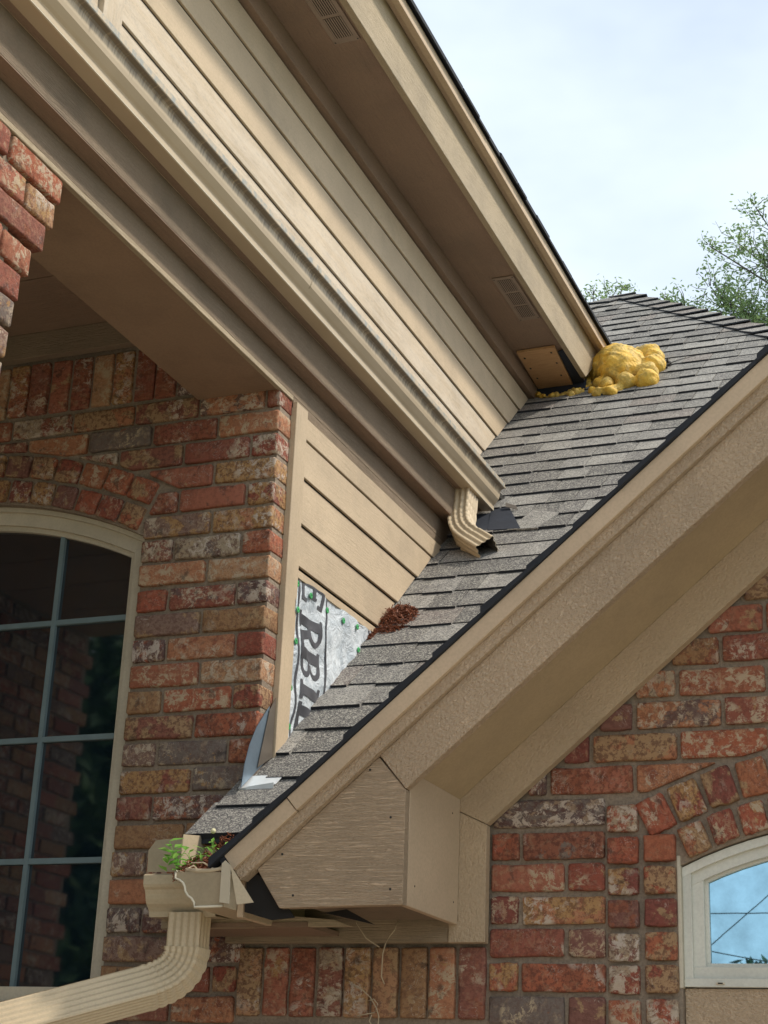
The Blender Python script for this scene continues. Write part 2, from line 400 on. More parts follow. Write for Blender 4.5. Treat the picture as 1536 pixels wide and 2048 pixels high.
# ---- brick meshes
def brick_variants(w, h, n, mt='brick'):
    L = []
    for k in range(n):
        bm = bmesh.new(); bmesh.ops.create_cube(bm, size=1)
        for v in bm.verts: v.co = (v.co.x*w, v.co.y*.085+.0425, v.co.z*h)
        bmesh.ops.bevel(bm, geom=list(bm.edges), offset=.0055, segments=2, affect='EDGES', profile=.6)
        bmesh.ops.subdivide_edges(bm, edges=[e for e in bm.edges if abs(e.verts[0].co.x-e.verts[1].co.x) > w*.5], cuts=3)
        for v in bm.verts:
            v.co.x += rnd.uniform(-1, 1)*.0016; v.co.z += rnd.uniform(-1, 1)*.0019; v.co.y += rnd.uniform(-1, 1)*.0012
        me = bpy.data.meshes.new('brick'); bm.to_mesh(me); bm.free(); me.materials.append(M[mt])
        for p in me.polygons: p.use_smooth = True
        L.append(me)
    return (w, h, L)
GST = []
BV = [brick_variants(.181, .057, 7), brick_variants(.118, .057, 3), brick_variants(.072, .060, 6, 'brick_red')]
def brick_at(parent, c, w, h, U=X, N=-Y, rot=0, stuff=None):
    """c: centre of the front face. U: length direction, N: outward normal"""
    wv, hv, L = min(BV, key=lambda b: abs(b[0]-w)+(.02 if b[0] < w else 0))
    me = rnd.choice(L)
    U = Vector(U).normalized(); N = Vector(N).normalized(); V = U.cross(-N) if False else (-N).cross(U)*-1
    V = U.cross(-N)
    a = rot+rnd.uniform(-.006, .006)
    U2 = U*math.cos(a)+V*math.sin(a); V2 = V*math.cos(a)-U*math.sin(a)
    O = Vector(c)+N*rnd.uniform(-.0035, .0025)+V*rnd.uniform(-.0012, .0012)+Vector((0, 0, DZ))
    D = -N; sx, sz = w/wv, h/hv
    if rnd.random() < .5: sx, O = -sx, O
    if rnd.random() < .5: sz = -sz
    M4 = Matrix(((U2.x*sx, D.x, V2.x*sz, O.x), (U2.y*sx, D.y, V2.y*sz, O.y), (U2.z*sx, D.z, V2.z*sz, O.z), (0, 0, 0, 1)))
    if M4.to_3x3().determinant() < 0:
        M4 = M4 @ Matrix.Diagonal((-1, 1, 1, 1))
    p = proj(Vector(c))
    if stuff is not None and not (-60 < p[0] < 1600 and -60 < p[1] < 2110):
        stuff.append((me, M4)); return
    if stuff == 'all': return
    link(bpy.data.objects.new('brick', me), M4, parent)
def join_stuff(name, lst, mat, parent):
    vs, fs = [], []
    for me, M4 in lst:
        o = len(vs)
        vs += [tuple(M4 @ v.co - Vector((0, 0, DZ))) for v in me.vertices]
        fl = M4.to_3x3().determinant() < 0
        for p in me.polygons:
            q = [i+o for i in p.vertices]; fs.append(tuple(reversed(q)) if fl else tuple(q))
    if vs: tag(fromdata(name, vs, fs, mat, parent, False), kind='stuff')

def plate_with_holes(name, outer, holes, y0, y1, mat, parent):
    """outer/holes: lists of (x,z); plate in XZ from y0 (front) to y1"""
    loops = [outer]+holes
    flatv = [p for l in loops for p in l]
    tri = tessellate_polygon([[Vector((p[0], p[1], 0)) for p in l] for l in loops])
    n = len(flatv); vs = [(p[0], y0, p[1]) for p in flatv]+[(p[0], y1, p[1]) for p in flatv]
    fs = []
    for t in tri:
        a, b, c = [Vector((flatv[i][0], flatv[i][1])) for i in t]
        s = (b-a).x*(c-a).y-(b-a).y*(c-a).x
        t = tuple(t) if s > 0 else tuple(reversed(t))
        fs.append(t); fs.append(tuple(i+n for i in reversed(t)))
    o = 0
    for li, l in enumerate(loops):
        m = len(l); s = sum(l[i][0]*l[(i+1) % m][1]-l[(i+1) % m][0]*l[i][1] for i in range(m))
        for i in range(m):
            j = (i+1) % m; q = (o+i, o+i+n, o+j+n, o+j)
            fs.append(q if (s > 0) == (li == 0) else tuple(reversed(q)))
        o += m
    return fromdata(name, vs, fs, mat, parent)
LC, LR = (-2.75, .16), 1.415           # left window arch (brick inner face)
RC, RR = (-.35, -.25), .889            # right window arch
def arc(c, R, x0, x1, n):
    return [(x0+(x1-x0)*i/n, c[1]+math.sqrt(R*R-(x0+(x1-x0)*i/n-c[0])**2)) for i in range(n+1)]
LX0, LX1 = -3.376, -2.124
RX0, RX1 = .036, -.736
holeL = [(LX0, .255), (LX1, .255)]+arc(LC, LR, LX1, LX0, 24)
holeR = [(RX1, .02), (RX0, .02)]+arc(RC, RR, RX0, RX1, 16)
outer = [(-4.1, -DZ), (2.15, -DZ), (2.15, .50), (1.98, .55), (RID, 1.99), (-1.19, .69), (-1.754, .66), (-1.756, 1.93), (-1.98, 1.93), (-1.98, 2.3), (-4.1, 2.3)]
WALL = plate_with_holes('brick_wall', outer, [holeL, holeR], WY+.0125, WY+.12, M['mortar'], H)
WALL['label'] = 'front brick wall with recessed mortar joints'
ST = []
def row_segments(x0, x1, j0, per, head=None):
    """brick edges between x0..x1 with joints at j0 + n*per"""
    js = [x0-.011]
    n = math.floor((x0-j0)/per)-1
    while j0+n*per < x1:
        j = j0+n*per
        if x0+.03 < j < x1-.045: js.append(j)
        if head:
            j2 = j+head
            if x0+.03 < j2 < x1-.03: js.append(j2)
        n += 1
    js.append(x1); js.sort()
    return js
JT = .0105
def cut_brick(parent, a, b, z, h, c, R, A):
    """brick whose end is sawn to follow an arch (centre c, outer radius R, half angle A)"""
    poly = [(a, z), (b, z), (b, z+h), (a, z+h)]
    mx, mz = (a+b)/2, z+h/2
    s = 1 if mx > c[0] else -1
    if mz < c[1]+(R)*math.cos(A):
        nx, nz = s*math.cos(A), -math.sin(A); k = nx*c[0]+nz*c[1]+JT*.6
    else:
        near = min(poly, key=lambda p: math.hypot(p[0]-c[0], p[1]-c[1]))
        q = (min(max(mx, a), b), mz)
        d = math.hypot(q[0]-c[0], q[1]-c[1]); nx, nz = (q[0]-c[0])/d, (q[1]-c[1])/d
        k = nx*c[0]+nz*c[1]+R
    dist = [nx*p[0]+nz*p[1]-k for p in poly]
    if min(dist) >= -.003: return False
    poly = clip(poly, nx, nz, -k)
    if len(poly) < 3: return True
    ar = abs(sum(poly[i][0]*poly[(i+1) % len(poly)][1]-poly[(i+1) % len(poly)][0]*poly[i][1] for i in range(len(poly))))/2
    if ar < .0006: return True
    p = proj(Vector((poly[0][0], WY, poly[0][1])))
    if -60 < p[0] < 1600 and -60 < p[1] < 2110:
        slab('brick', [(p_[0], WY-.001, p_[1]) for p_ in poly], X, -Y, .08, M['brick'], parent, .0038)
    return True
ARCH = None
def lay_row(z, h, x0, x1, j0, per, parent=WALL, head=None):
    js = row_segments(x0, x1, j0, per, head)
    for i in range(len(js)-1):
        a, b = js[i]+JT*(1 if i else 1), js[i+1]-(0 if i == len(js)-2 else 0)
        w = b-a
        if ARCH and cut_brick(parent, a, b, z, h, *ARCH): continue
        if w > .02: brick_at(parent, ((a+b)/2, WY, z+h/2), w, h, stuff=ST)
# left wall
PL = .0668
for k in range(-37, 19):
    z = .550+PL*k; h = PL-.0105
    zt = z+h
    j0 = -1.934+rnd.uniform(-.004, .004) if k % 2 else -1.840+rnd.uniform(-.006, .006)
    xr = -1.753
    if zt < .39: xr = -1.768
    if k in (18,): j0 = -1.80
    AL = math.radians(25.4); ARCH = (LC, 1.566, AL) if z > 1.40 else None
    if zt < .25: segs = [(-4.1, xr)]
    elif z < 1.42: segs = [(LX1+.001, xr), (-4.1, LX0-.001)]
    elif z < LC[1]+1.566*math.cos(AL)-.03: segs = [(-2.16, xr), (-4.1, -3.34)]
    else: segs = [(-4.1, xr)]
    for a, b in segs: lay_row(z, h, a, b, j0, .196)
ARCH = None
# soldier course above left window
x = -1.80
while x > -4.05:
    brick_at(WALL, (x-.032, WY, 1.900), .155, .0585, U=Z, N=-Y, rot=0, stuff=ST); x -= .0672
# arch rings
for R0, R1, off in ((1.421, 1.482, 0), (1.494, 1.556, .5)):
    n = 17 if R0 < 1.45 else 16
    A = math.radians(25.2)
    for i in range(n):
        a = -A+(i+.5)*2*A/n; Rm = (R0+R1)/2
        c = (LC[0]+Rm*math.sin(a), WY-.002*(R0 > 1.45), LC[1]+Rm*math.cos(a))
        brick_at(WALL, c, 2*A/n*Rm-.0105, R1-R0, rot=-a, stuff=ST)
# right gable wall: courses
PR = .0699
def gable_lim(z):  # x where frieze hides brick
    return max(-1.165, -1.2+(z-.59)/.85-.01)
for k in range(-31, 24):
    z = .2905+PR*k; h = PR-.0115; zt = z+h
    even = (k % 2 == 0)
    lo = -1.156 if k >= -1 else -1.768
    if k < -1: lo = -1.768
    xl = gable_lim(z) if z > .60 else lo
    xr0 = -.8985
    if z < .615:
        if even: lay_row(z, h, xl, xr0, -1.092, .30, head=None) if False else None
        js = [xl-JT+.002, (-1.092 if even else -.988), xr0] if k >= -1 else None
        if js:
            if not even: js = [xl-JT+.002, -.988, xr0]
            for i in range(2):
                a, b = js[i]+JT, js[i+1]-(0 if i else 0)
                brick_at(WALL, ((a+b)/2, WY, z+h/2), b-a, h, stuff=ST)
        else: lay_row(z, h, xl, xr0, -1.092 if even else -.988, .196)
    else:
        ARCH = (RC, 1.058, math.radians(27.6))
        segs = [(xl, xr0), (.2, 1.6-(z-.6)*1.1)] if z < .70 else [(xl, 1.75-(z-.6)*1.17)]
        for a, b in segs:
            if b-a > .03: lay_row(z, h, a, b, -1.03+(0 if even else .098), .196)
        ARCH = None
    if z < .615:
        lay_row(z, h, .15, 2.14, .2+(.09 if even else 0), .196)
# stacked headers either side of the window
for cx_, w in ((-.857, .066), (-.777, .067)):
    for s in (0, 1):
        xx = cx_ if s == 0 else 2*RC[0]-cx_
        for k in range(-31, 6 if w == .066 else 5):
            zc = .2845+.068*k+.029+(.003 if w == .067 else 0)
            brick_at(WALL, (xx, WY-.003, zc), w, .0565, stuff=ST)
for R0, R1, A_, n in ((.894, .957, 24.3, 12), (.969, 1.046, 27.6, 13)):
    A = math.radians(A_)
    for i in range(n):
        a = -A+(i+.5)*2*A/n; Rm = (R0+R1)/2
        c = (RC[0]+Rm*math.sin(a), WY-.004, RC[1]+Rm*math.cos(a))
        brick_at(WALL, c, 2*A/n*Rm-.0115, R1-R0, rot=-a, stuff=ST)
# soldier course under the horizontal frieze
x = -1.766; i = 0
while x < -1.185:
    brick_at(WALL, (x+.0335, WY-.001, .306), .150, .0585, U=Z, N=-Y, stuff=ST); x += .0672
for k in range(-31, -1):
    z = .2905+PR*k
    if z+PR < .225: pass
join_stuff('brick_courses', ST, M['brick'], WALL)
for o in list(COL.objects):
    pass

# return face end: backing behind the brick corner
# ---- porch arch wall at the left edge (faces +X)
PW = box('porch_pillar', (-1.86, -1.762), (1.0, 2.30), (-DZ, 1.795), M['mortar'], H, U=Y, N=X, bevel=0, label='porch pillar whose brick ends step outward towards the beam')
ST = []
ends = [(1.79, 2.445), (1.742, 2.432), (1.676, 2.405), (1.610, 2.376), (1.540, 2.352), (1.47, 2.336), (1.40, 2.330), (1.335, 2.326)]
for k in range(0, 52):
    z = 1.795-.0668*(k+1)+.0105; h = .0563
    ye = ends[k][1] if k < len(ends) else 2.322
    if k == 0: z += 0
    js = [ye]; st = (.105 if k % 2 else .19)
    y = ye-st
    while y > 1.0: js.append(y); y -= .196
    for i in range(len(js)-1):
        a, b = js[i+1]+JT, js[i]
        brick_at(PW, (-1.752, (a+b)/2, z+h/2), b-a, h, U=Y, N=X, stuff=ST)
join_stuff('brick_courses', ST, M['brick'], PW)
slab('corbel', [(-1.77, 2.28, 1.30), (-1.77, 2.30, 1.30), (-1.77, 2.325, 1.5), (-1.77, 2.35, 1.6), (-1.77, 2.42, 1.79), (-1.77, 2.28, 1.79)], Y, X, .09, M['mortar'], PW, bevel=0)
# ---- far porch side wall (seen mirrored in the dark window)
SW = box('porch_side_wall', (-4.16, -4.01), (.92, 3.49), (-DZ, 2.07), M['mortar'], H, U=Y, N=X, bevel=0)
ST = []
for k in range(0, 56):
    z = 2.05-.0668*(k+1); y = 3.49-(.1 if k % 2 else 0)
    while y > .95:
        a = max(.92, y-.196+JT); ST.append((rnd.choice(BV[0][2]), frame((-4.0, (a+y)/2, z+.03), Y, X) @ Matrix(((1, 0, 0, 0), (0, 0, 1, 0), (0, -1, 0, 0), (0, 0, 0, 1))))); y -= .196
join_stuff('brick_courses', ST, M['brick'], SW)

# ------------------------------------------------------------------ left arched window
def ring(name, c, R0, R1, x0, x1, y0, y1, mat, parent, n=28):
    a = arc(c, R1, x0, x1, n); b = arc(c, R0, x0, x1, n)
    vs = [(p[0], y0, p[1]) for p in a]+[(p[0], y0, p[1]) for p in b]+[(p[0], y1, p[1]) for p in a]+[(p[0], y1, p[1]) for p in b]
    m = n+1; fs = []
    for i in range(n):
        fs += [(i, i+1, m+i+1, m+i), (2*m+i+1, 2*m+i, 3*m+i, 3*m+i+1), (m+i, m+i+1, 3*m+i+1, 3*m+i), (i+1, i, 2*m+i, 2*m+i+1)]
    fs += [(0, m, 3*m, 2*m), (n, 2*m+n, 3*m+n, m+n)]
    return fromdata(name, vs, fs, mat, parent)
WC = (-2.75, .163)
WL = empty('window', (-2.75, 3.56, .26), 'tall arched', 'x')
WM.pop(WL.name)
for k in ('label', 'category'): del WL[k]
bpy.data.objects.remove(WL)
def arched_plate(name, c, R, x0, x1, zb, yf, th, mat, parent, n=28):
    return slab(name, [(x0, yf, zb), (x1, yf, zb)]+[(p[0], yf, p[1]) for p in arc(c, R, x1, x0, n)], X, -Y, th, mat, parent, 0)
glass = arched_plate('window', WC, 1.40, -3.36, -2.14, .27, 3.575, .01, M['screen'], H)
glass['label'] = 'tall arched window with dark screened glass'
for (a, b, yy, mt) in ((1.400, 1.440, 3.535, 'wframe'), (1.365, 1.402, 3.548, 'wframe'), (1.352, 1.366, 3.560, 'wframe')):
    ring('frame', WC, a, b, -3.40, -2.10, yy, 3.59, M[mt], glass)
ring('caulk', WC, 1.436, 1.446, -3.39, -2.11, 3.524, 3.54, M['bright_metal'], glass)
for s in (0, 1):
    for (xa, xb, yy) in ((-2.168, -2.10, 3.540), (-2.185, -2.166, 3.556)):
        if s: xa, xb = -5.5-xb, -5.5-xa
        zt = WC[1]+math.sqrt(1.39**2-(max(abs(xa+2.75), abs(xb+2.75)))**2)
        box('frame', (xa, xb), (yy, 3.59), (.24, zt+.012), M['wframe'], glass, U=Z, N=-Y)
box('sill', (-3.4, -2.10), (3.530, 3.60), (.235, .292), M['wframe'], glass, U=X)
for zz in (.600, .913, 1.229): box('muntin', (-3.31, -2.184), (3.565, 3.576), (zz-.007, zz+.007), M['muntin'], glass, U=X, bevel=0)
for xx in (-3.09, -2.75, -2.41): box('muntin', (xx-.0065, xx+.0065), (3.5635, 3.5745), (.29, WC[1]+math.sqrt(1.355**2-(xx+2.75)**2)), M['muntin'], glass, U=Z, N=-Y, bevel=0)

# ------------------------------------------------------------------ right arched window
GR = arched_plate('window', (RC[0], RC[1]+.003), .855, .0, -.70, .33, 3.558, .008, M['blueglass'], H) if False else slab(
    'window', [(-.70, 3.558, .33), (.0, 3.558, .33)]+[(p[0], 3.558, p[1]) for p in arc(RC, .855, .0, -.70, 16)], X, -Y, .008, M['blueglass'], H, 0)
GR['label'] = 'small arched window with white frame and glass coloured like a reflected blue sky'
for a, b, yy in ((.868, .886, 3.524), (.846, .872, 3.535), (.840, .850, 3.548)):
    ring('frame', RC, a, b, -.734+(.886-b)*1.0, .034-(.886-b), yy, 3.60, M['vinyl'], GR, 16)
for xa, xb, yy in ((-.734, -.716, 3.524), (-.718, -.692, 3.535), (-.694, -.684, 3.548)):
    for s in (0, 1):
        p, q = (xa, xb) if not s else (-.70-xb, -.70-xa)
        zt = RC[1]+math.sqrt((.876 if yy < 3.53 else .868)**2-(max(abs(p-RC[0]), abs(q-RC[0])))**2)+.012
        box('frame', (p-.0007, q+.0004), (yy+.0013, 3.598), (.303, zt-.002), M['vinyl'], GR, U=Z, N=-Y)
slab('frame', [(-.733, 3.552, .50), (-.684, 3.552, .50), (-.684, 3.552, .573), (-.733, 3.552, .552)], X, -Y, .04, M['vinyl'], GR, 0)
for za, zb, yy in ((.303, .321, 3.5225), (.319, .345, 3.5335), (.343, .353, 3.5465)):
    xo = {.303: -.7345, .319: -.7185, .343: -.694}[za]
    box('frame', (xo, -.70-xo), (yy, 3.60), (za, zb), M['vinyl'], GR, U=X)
box('weep_cover', (-.668, -.650), (3.519, 3.524), (.308, .313), M['wframe'], GR, U=X)
box('weep_slot', (-.664, -.654), (3.5178, 3.5195), (.3092, .3118), M['dark'], GR, U=X, bevel=0)
box('caulk', (-.7425, -.7345), (3.511, 3.55), (.30, .572), M['wframe'], GR, U=Z, N=-Y)
box('wall_panel', (-.735, .035), (3.530, 3.60), (-.4, .301), M['tan_rough'], H, U=X, label='tan painted panel below the small window')

# ------------------------------------------------------------------ front gable: frieze, soffit, rake boards, box return
s_ = .855; cs = 1/math.hypot(1, s_); US = Vector((cs, 0, s_*cs)); VS = Vector((-s_*cs, 0, cs))
def zline(z0, x0, x): return z0+s_*(x-x0)
def rake_piece(name, zlo, zhi, xa, xb, yf, th, mat, perp=True, label=None):
    """board along the left slope between two lines given by z at x=-1.1, ends cut square; mirrored copy on the right slope"""
    lo = lambda x: zlo+s_*(x+1.1)
    hi = lambda x: zhi+s_*(x+1.1)
    d = (zhi-zlo); dx = -d*s_/(1+s_*s_) if perp else 0   # square cut
    P = [(xa, yf, lo(xa)), (RID, yf, lo(RID)), (RID, yf, hi(RID)), (xa+dx, yf, hi(xa+dx))]
    o = slab(name, P, US, -Y, th, mat, H, label=label)
    P2 = [(2*RID-p[0]+.0015, yf, p[2]) for p in P]
    slab(name, P2, Vector((cs, 0, -s_*cs)), -Y, th, mat, H)
    return o
rake_piece('rake_trim', .915, .962, -1.450, None, 3.102, .05, M['tan_smooth'], label='smooth upper drip board along the gable rake')
# lower overlapping length of the drip board
P = [(-1.589, 3.105, .915-.489*s_-.001), (-1.4515, 3.105, .915+s_*(-.3515)), (-1.4515-.024, 3.105, .963+s_*(-.3755)), (-1.612, 3.105, .963+s_*(-.512))]
slab('rake_trim', P, US, -Y, .047, M['tan_smooth'], H)
rake_piece('rake_moulding', .882, .9155, -1.575, None, 3.115, .035, M['tan_rough'])
# main rake board, mitred above the box
zb_ = lambda x: .759+s_*(x+1.1)
zt_ = lambda x: .882+s_*(x+1.1)
P = [(-1.2185, 3.13, zb_(-1.2185)), (RID, 3.13, zb_(RID)), (RID, 3.13, zt_(RID)), (-1.2785, 3.13, zt_(-1.2785))]
slab('rake_board', P, US, -Y, .025, M['tan_rough'], H, label='broad textured board along the gable rake')
slab('rake_board', [(2*RID-p[0], 3.13, p[2]) for p in P], Vector((cs, 0, -s_*cs)), -Y, .025, M['tan_rough'], H)
bx = [(-1.490, 3.132, .420), (-1.2175, 3.132, .4245), (-1.2188, 3.132, zb_(-1.2188)-.002), (-1.281, 3.132, zt_(-1.281)-.001), (-1.546, 3.132, zt_(-1.546)-.001)]
BXF = slab('eave_box', bx, X, -Y, .025, M['tan'], H, label='boxed gable return with horizontal grain')
slab('side_panel', [(-1.2185, 3.157, .4255), (-1.2185, 3.469, .4255), (-1.2185, 3.469, .700), (-1.2185, 3.157, .700)], Y, X, .015, M['tan_smooth'], BXF)
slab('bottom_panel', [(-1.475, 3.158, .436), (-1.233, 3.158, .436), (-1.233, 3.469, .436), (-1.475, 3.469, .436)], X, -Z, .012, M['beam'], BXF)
# frieze boards (mitred)
fb = lambda x: .606+.855*(x+1.2)
ft = lambda x: .717+.855*(x+1.2)
Pf = [(-1.156, 3.47, fb(-1.156)), (RID, 3.47, fb(RID)), (RID, 3.47, ft(RID)), (-1.240, 3.47, ft(-1.240))]
slab('frieze_board', Pf, US, -Y, .028, M['tan_frieze'], H, label='textured sloping frieze board against the brick')
slab('frieze_board', [(2*RID-p[0], 3.47, p[2]) for p in Pf], Vector((cs, 0, -s_*cs)), -Y, .028, M['tan_frieze'], H)
slab('frieze_board', [(-1.240, 3.4712, .388), (-1.156, 3.4712, .388), (-1.156, 3.4712, fb(-1.156)-.0015), (-1.240, 3.4712, ft(-1.240)-.0015)], Z, -Y, .0268, M['tan_frieze'], H)
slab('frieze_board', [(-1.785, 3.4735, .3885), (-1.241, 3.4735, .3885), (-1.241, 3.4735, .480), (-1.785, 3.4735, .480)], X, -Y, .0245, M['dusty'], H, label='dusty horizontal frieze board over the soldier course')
# sloped soffits
for s in (0, 1):
    f = (lambda x: x) if not s else (lambda x: 2*RID-x)
    P = [(f(-1.225), 3.158, ft(-1.225)-.001), (f(RID), 3.158, ft(RID)-.001), (f(RID), 3.4695, ft(RID)-.001), (f(-1.225), 3.4695, ft(-1.225)-.001)]
    slab('gable_soffit', P, US if not s else Vector((cs, 0, -s_*cs)), Vector((s_*cs, 0, -cs)) if not s else Vector((-s_*cs, 0, -cs)), .01, M['gsoffit'], H, 0,
         label='smooth sloping gable soffit')
# gable roof decks and shingles
def yv(x): return 3.579+(zg(x)-.836)/.815        # valley
for s in (0, 1):
    f = (lambda x: x) if not s else (lambda x: 2*RID-x)
    xl_ = -1.625
    P = [(f(xl_), 3.106, zg(xl_)-.012), (f(RID), 3.106, zg(RID)-.012), (f(RID), yv(RID)+.0, zg(RID)-.012), (f(xl_), 3.30, zg(xl_)-.012)]
    gd = slab('roof', P, Y, Vector((-s_*cs, 0, cs)) if not s else Vector((s_*cs, 0, cs)), .014, M['shingle_dark'], H, 0, label='roof slope of the front gable, seen edge-on')
    k = 0; x = -1.642
    while x < RID-.02:
        x2 = x+.0985; lift = .0
        y0 = 3.094+rnd.uniform(-.004, .003)
        ye = max(3.3, yv(min(x2, RID)))-.02
        cuts = [y0]; yy = y0+rnd.uniform(.15, .3)
        while yy < ye-.05: cuts.append(yy); yy += rnd.uniform(.14, .3)
        cuts.append(ye)
        first = True
        for a, b in zip(cuts[:-1], cuts[1:]):
            t_ = .0105 if rnd.random() < .5 else .007
            xs = x-rnd.uniform(0, .007); xe = min(x2+.02, RID)
            za, zb2 = zg(xs), zg(xe)
            vs = []
            for (px_, dz0, dz1) in ((xs, -.016, t_-.006), (xe, -.016, -.009)):
                for yq in (a, b-.002):
                    vs += [(f(px_), yq, zg(px_)+dz0), (f(px_), yq, zg(px_)+dz1)]
            fs = [(0, 1, 3, 2), (4, 6, 7, 5), (1, 5, 7, 3), (0, 2, 6, 4), (0, 4, 5, 1), (2, 3, 7, 6)]
            fs = [tuple(reversed(q)) for q in fs] if s else fs
            fromdata('shingle', vs, fs, M['shingle_dark'] if first and not s else M['shingle'], gd) if (first or not s and b < 4.2 and False) else ST.append((vs, fs)) if False else None
            if not first:
                globals().setdefault('GST', []).append((vs, fs))
            first = False
        x = x2
V_, F_ = merge(GST); tag(fromdata('shingle_courses', V_, F_, M['shingle'], gd), kind='stuff')
# drip edge: thin black line under the shingles along the rake
slab('drip_edge', [(-1.615, 3.0985, .9625-.515*s_), (RID, 3.0985, .9625+1.35*s_), (RID, 3.0985, .9675+1.35*s_), (-1.62, 3.0985, .9675-.52*s_)], US, -Y, .01, M['shingle_dark'], H, 0)
# gable side fascia and lower closure at the eave
box('eave_fascia', (-1.60, -1.585), (3.158, 3.47), (.405, .50), M['tan_smooth'], H, U=Y, N=-X)
box('soffit', (-1.83, -1.50), (3.30, 3.473), (.402, .412), M['soffit'], H, U=X, N=-Z, bevel=0, label='narrow brown soffit under the corner gutter')
slab('closure_board', [(-1.86, 3.303, .400), (-1.40, 3.303, .404), (-1.44, 3.303, .418), (-1.60, 3.303, .430), (-1.86, 3.303, .430)], X, -Y, .02, M['tan_grain'], H)
slab('cavity_shade', [(-1.578, 3.150, .500), (-1.525, 3.150, .482), (-1.462, 3.150, .403), (-1.515, 3.150, .398), (-1.578, 3.150, .415)], X, -Y, .004, M['dark'], H, 0)  # this dark plate and the next stand in for the cavity's shade
slab('cavity_shade', [(-1.44, 3.25, .425), (-1.325, 3.25, .400), (-1.39, 3.25, .432)], X, -Y, .006, M['dark'], H, 0)

def nailheads(parent, pts, U, N, r=.0024):
    for p in pts:
        U_ = Vector(U).normalized(); V_ = Vector(N).normalized().cross(U_)
        slab('nail', [tuple(Vector(p)+U_*a*r+V_*b*r+Vector(N)*.0006) for a, b in ((-1, -.5), (-.5, -1), (.5, -1), (1, -.5), (1, .5), (.5, 1), (-.5, 1), (-1, .5))], U, N, .0006, M['nail'], parent, 0)
nailheads(BXF, [(-1.245, 3.132, .455), (-1.250, 3.132, .60), (-1.30, 3.132, .70), (-1.46, 3.132, .445), (-1.49, 3.132, .53)], X, -Y)
nailheads(BXF, [(-1.2185, 3.20, .47), (-1.2185, 3.44, .47), (-1.2185, 3.42, .66)], Y, X, .002)
# ------------------------------------------------------------------ main roof
def xhip(y): return -1.88+(7.885-y)*.838
PK = (-1.88, 7.885)
rp_ = [(-1.785, 3.30), (1.97, 3.30)]
# polygon in plan: left edge steps from the lower wall to the upper wall
plan = [(-1.785, 3.300), (-1.52, 3.300), (RID, yv(RID)+.0), (.93, 4.50), (PK[0], PK[1]), (-2.6, 7.02), (-2.6, 5.3), (-1.93, 5.3), (-1.93, 4.80), (-1.775, 4.80)]
NR = Vector((0, -.815, 1)).normalized(); VR = Vector((0, 1, .815)).normalized()
ROOF = slab('roof', [(a, b, zr(b)-.006) for a, b in plan], X, NR, .022, M['shingle_dark'], H, 0, label='main grey shingle roof slope behind the gable')
slab('roof_backside', [(xhip(3.3), 3.3, zr(3.3)-.03), (xhip(3.3), 12.4, zr(3.3)-.03), (PK[0], PK[1], zr(PK[1])-.03)], Y, Vector((.97, 0, 1)).normalized(), .01, M['shingle'], ROOF, 0)
slab('roof_backside', [(xhip(3.3), 12.4, zr(3.3)-.03), (-5.6, 12.4, zr(3.3)-.03), (PK[0], PK[1], zr(PK[1])-.03)], X, Vector((0, .815, 1)).normalized(), .01, M['shingle'], ROOF, 0)
E_ = .1013
def rake_y(px):  # image line of the gable rake, to know which shingles show
    return 1722+(px-439)*(702-1722)/(1536-439)
MST = []; cnt = 0
k = 0
while 3.290+E_*k < 7.86:
    y0 = 3.288+E_*k; y1 = min(y0+E_+.022, 7.885)
    xl = -1.785-.006*(k % 3 == 0)+(-.012 if k == 0 else 0) if y0 < 4.70 else -1.905
    if 4.70 < y0 < 5.5: xl = -1.905
    if y0 > 6.9: xl = -2.35+(y0-6.9)*.47
    xr = min(xhip(min(y1, 7.88))+.03, 2.9)
    # right of the valley the gable roof takes over
    xv = -1.635+((zr(y0)-.52)/.855)
    if xv < RID: xr = min(xr, xv+.03)
    x = xl; tooth = rnd.random() < .5
    while x < xr-.01:
        w = rnd.choice((.075, .10, .125, .15, .17, .2))*rnd.uniform(.9, 1.1)
        if x+w > xr-.04: w = xr-x
        t_ = (.0115 if tooth else .0075)+rnd.uniform(-.001, .0015)
        dy = (-.0045 if tooth else .003)+rnd.uniform(-.0015, .0015)
        sk = rnd.uniform(-.0015, .0015)
        ya, yb = y0+dy, y1
        yk = yb
        vs = []
        x2 = x+w-.0030
        for (xx, a) in ((x, ya+sk), (x2, ya-sk)):
            for (yy, n0, n1) in ((a, -.003, t_), (yb, -.003, .0025)):
                base = Vector((xx, yy, zr(yy)))
                vs += [tuple(base+NR*n0), tuple(base+NR*n1)]
        fs = [(0, 1, 3, 2), (4, 6, 7, 5), (1, 5, 7, 3), (0, 2, 6, 4), (0, 4, 5, 1), (2, 3, 7, 6)]
        # under the hip, clip corner by dropping tabs wholly outside
        c = Vector((x+w/2, (ya+yb)/2, zr((ya+yb)/2)))
        p = proj(c)
        hidden = p[1] > rake_y(p[0])+22 or not (-20 < p[0] < 1560) or (c.x > xhip(c.y)+.02)
        if c.x < xhip(c.y)+.06:
            if hidden: MST.append((vs, fs))
            else:
                o = fromdata('shingle', vs, fs, M['shingle'], ROOF); cnt += 1
                o.data.materials.append(M['shingle_dark']); o.data.polygons[3].material_index = 1; o.data.polygons[4].material_index = 0
                o.data.polygons[4].material_index = 1; o.data.polygons[3].material_index = 0
        x += w; tooth = not tooth if rnd.random() < .8 else tooth
    k += 1
V_, F_ = merge(MST); tag(fromdata('shingle_courses', V_, F_, M['shingle'], ROOF), kind='stuff')
print('individual shingles', cnt)
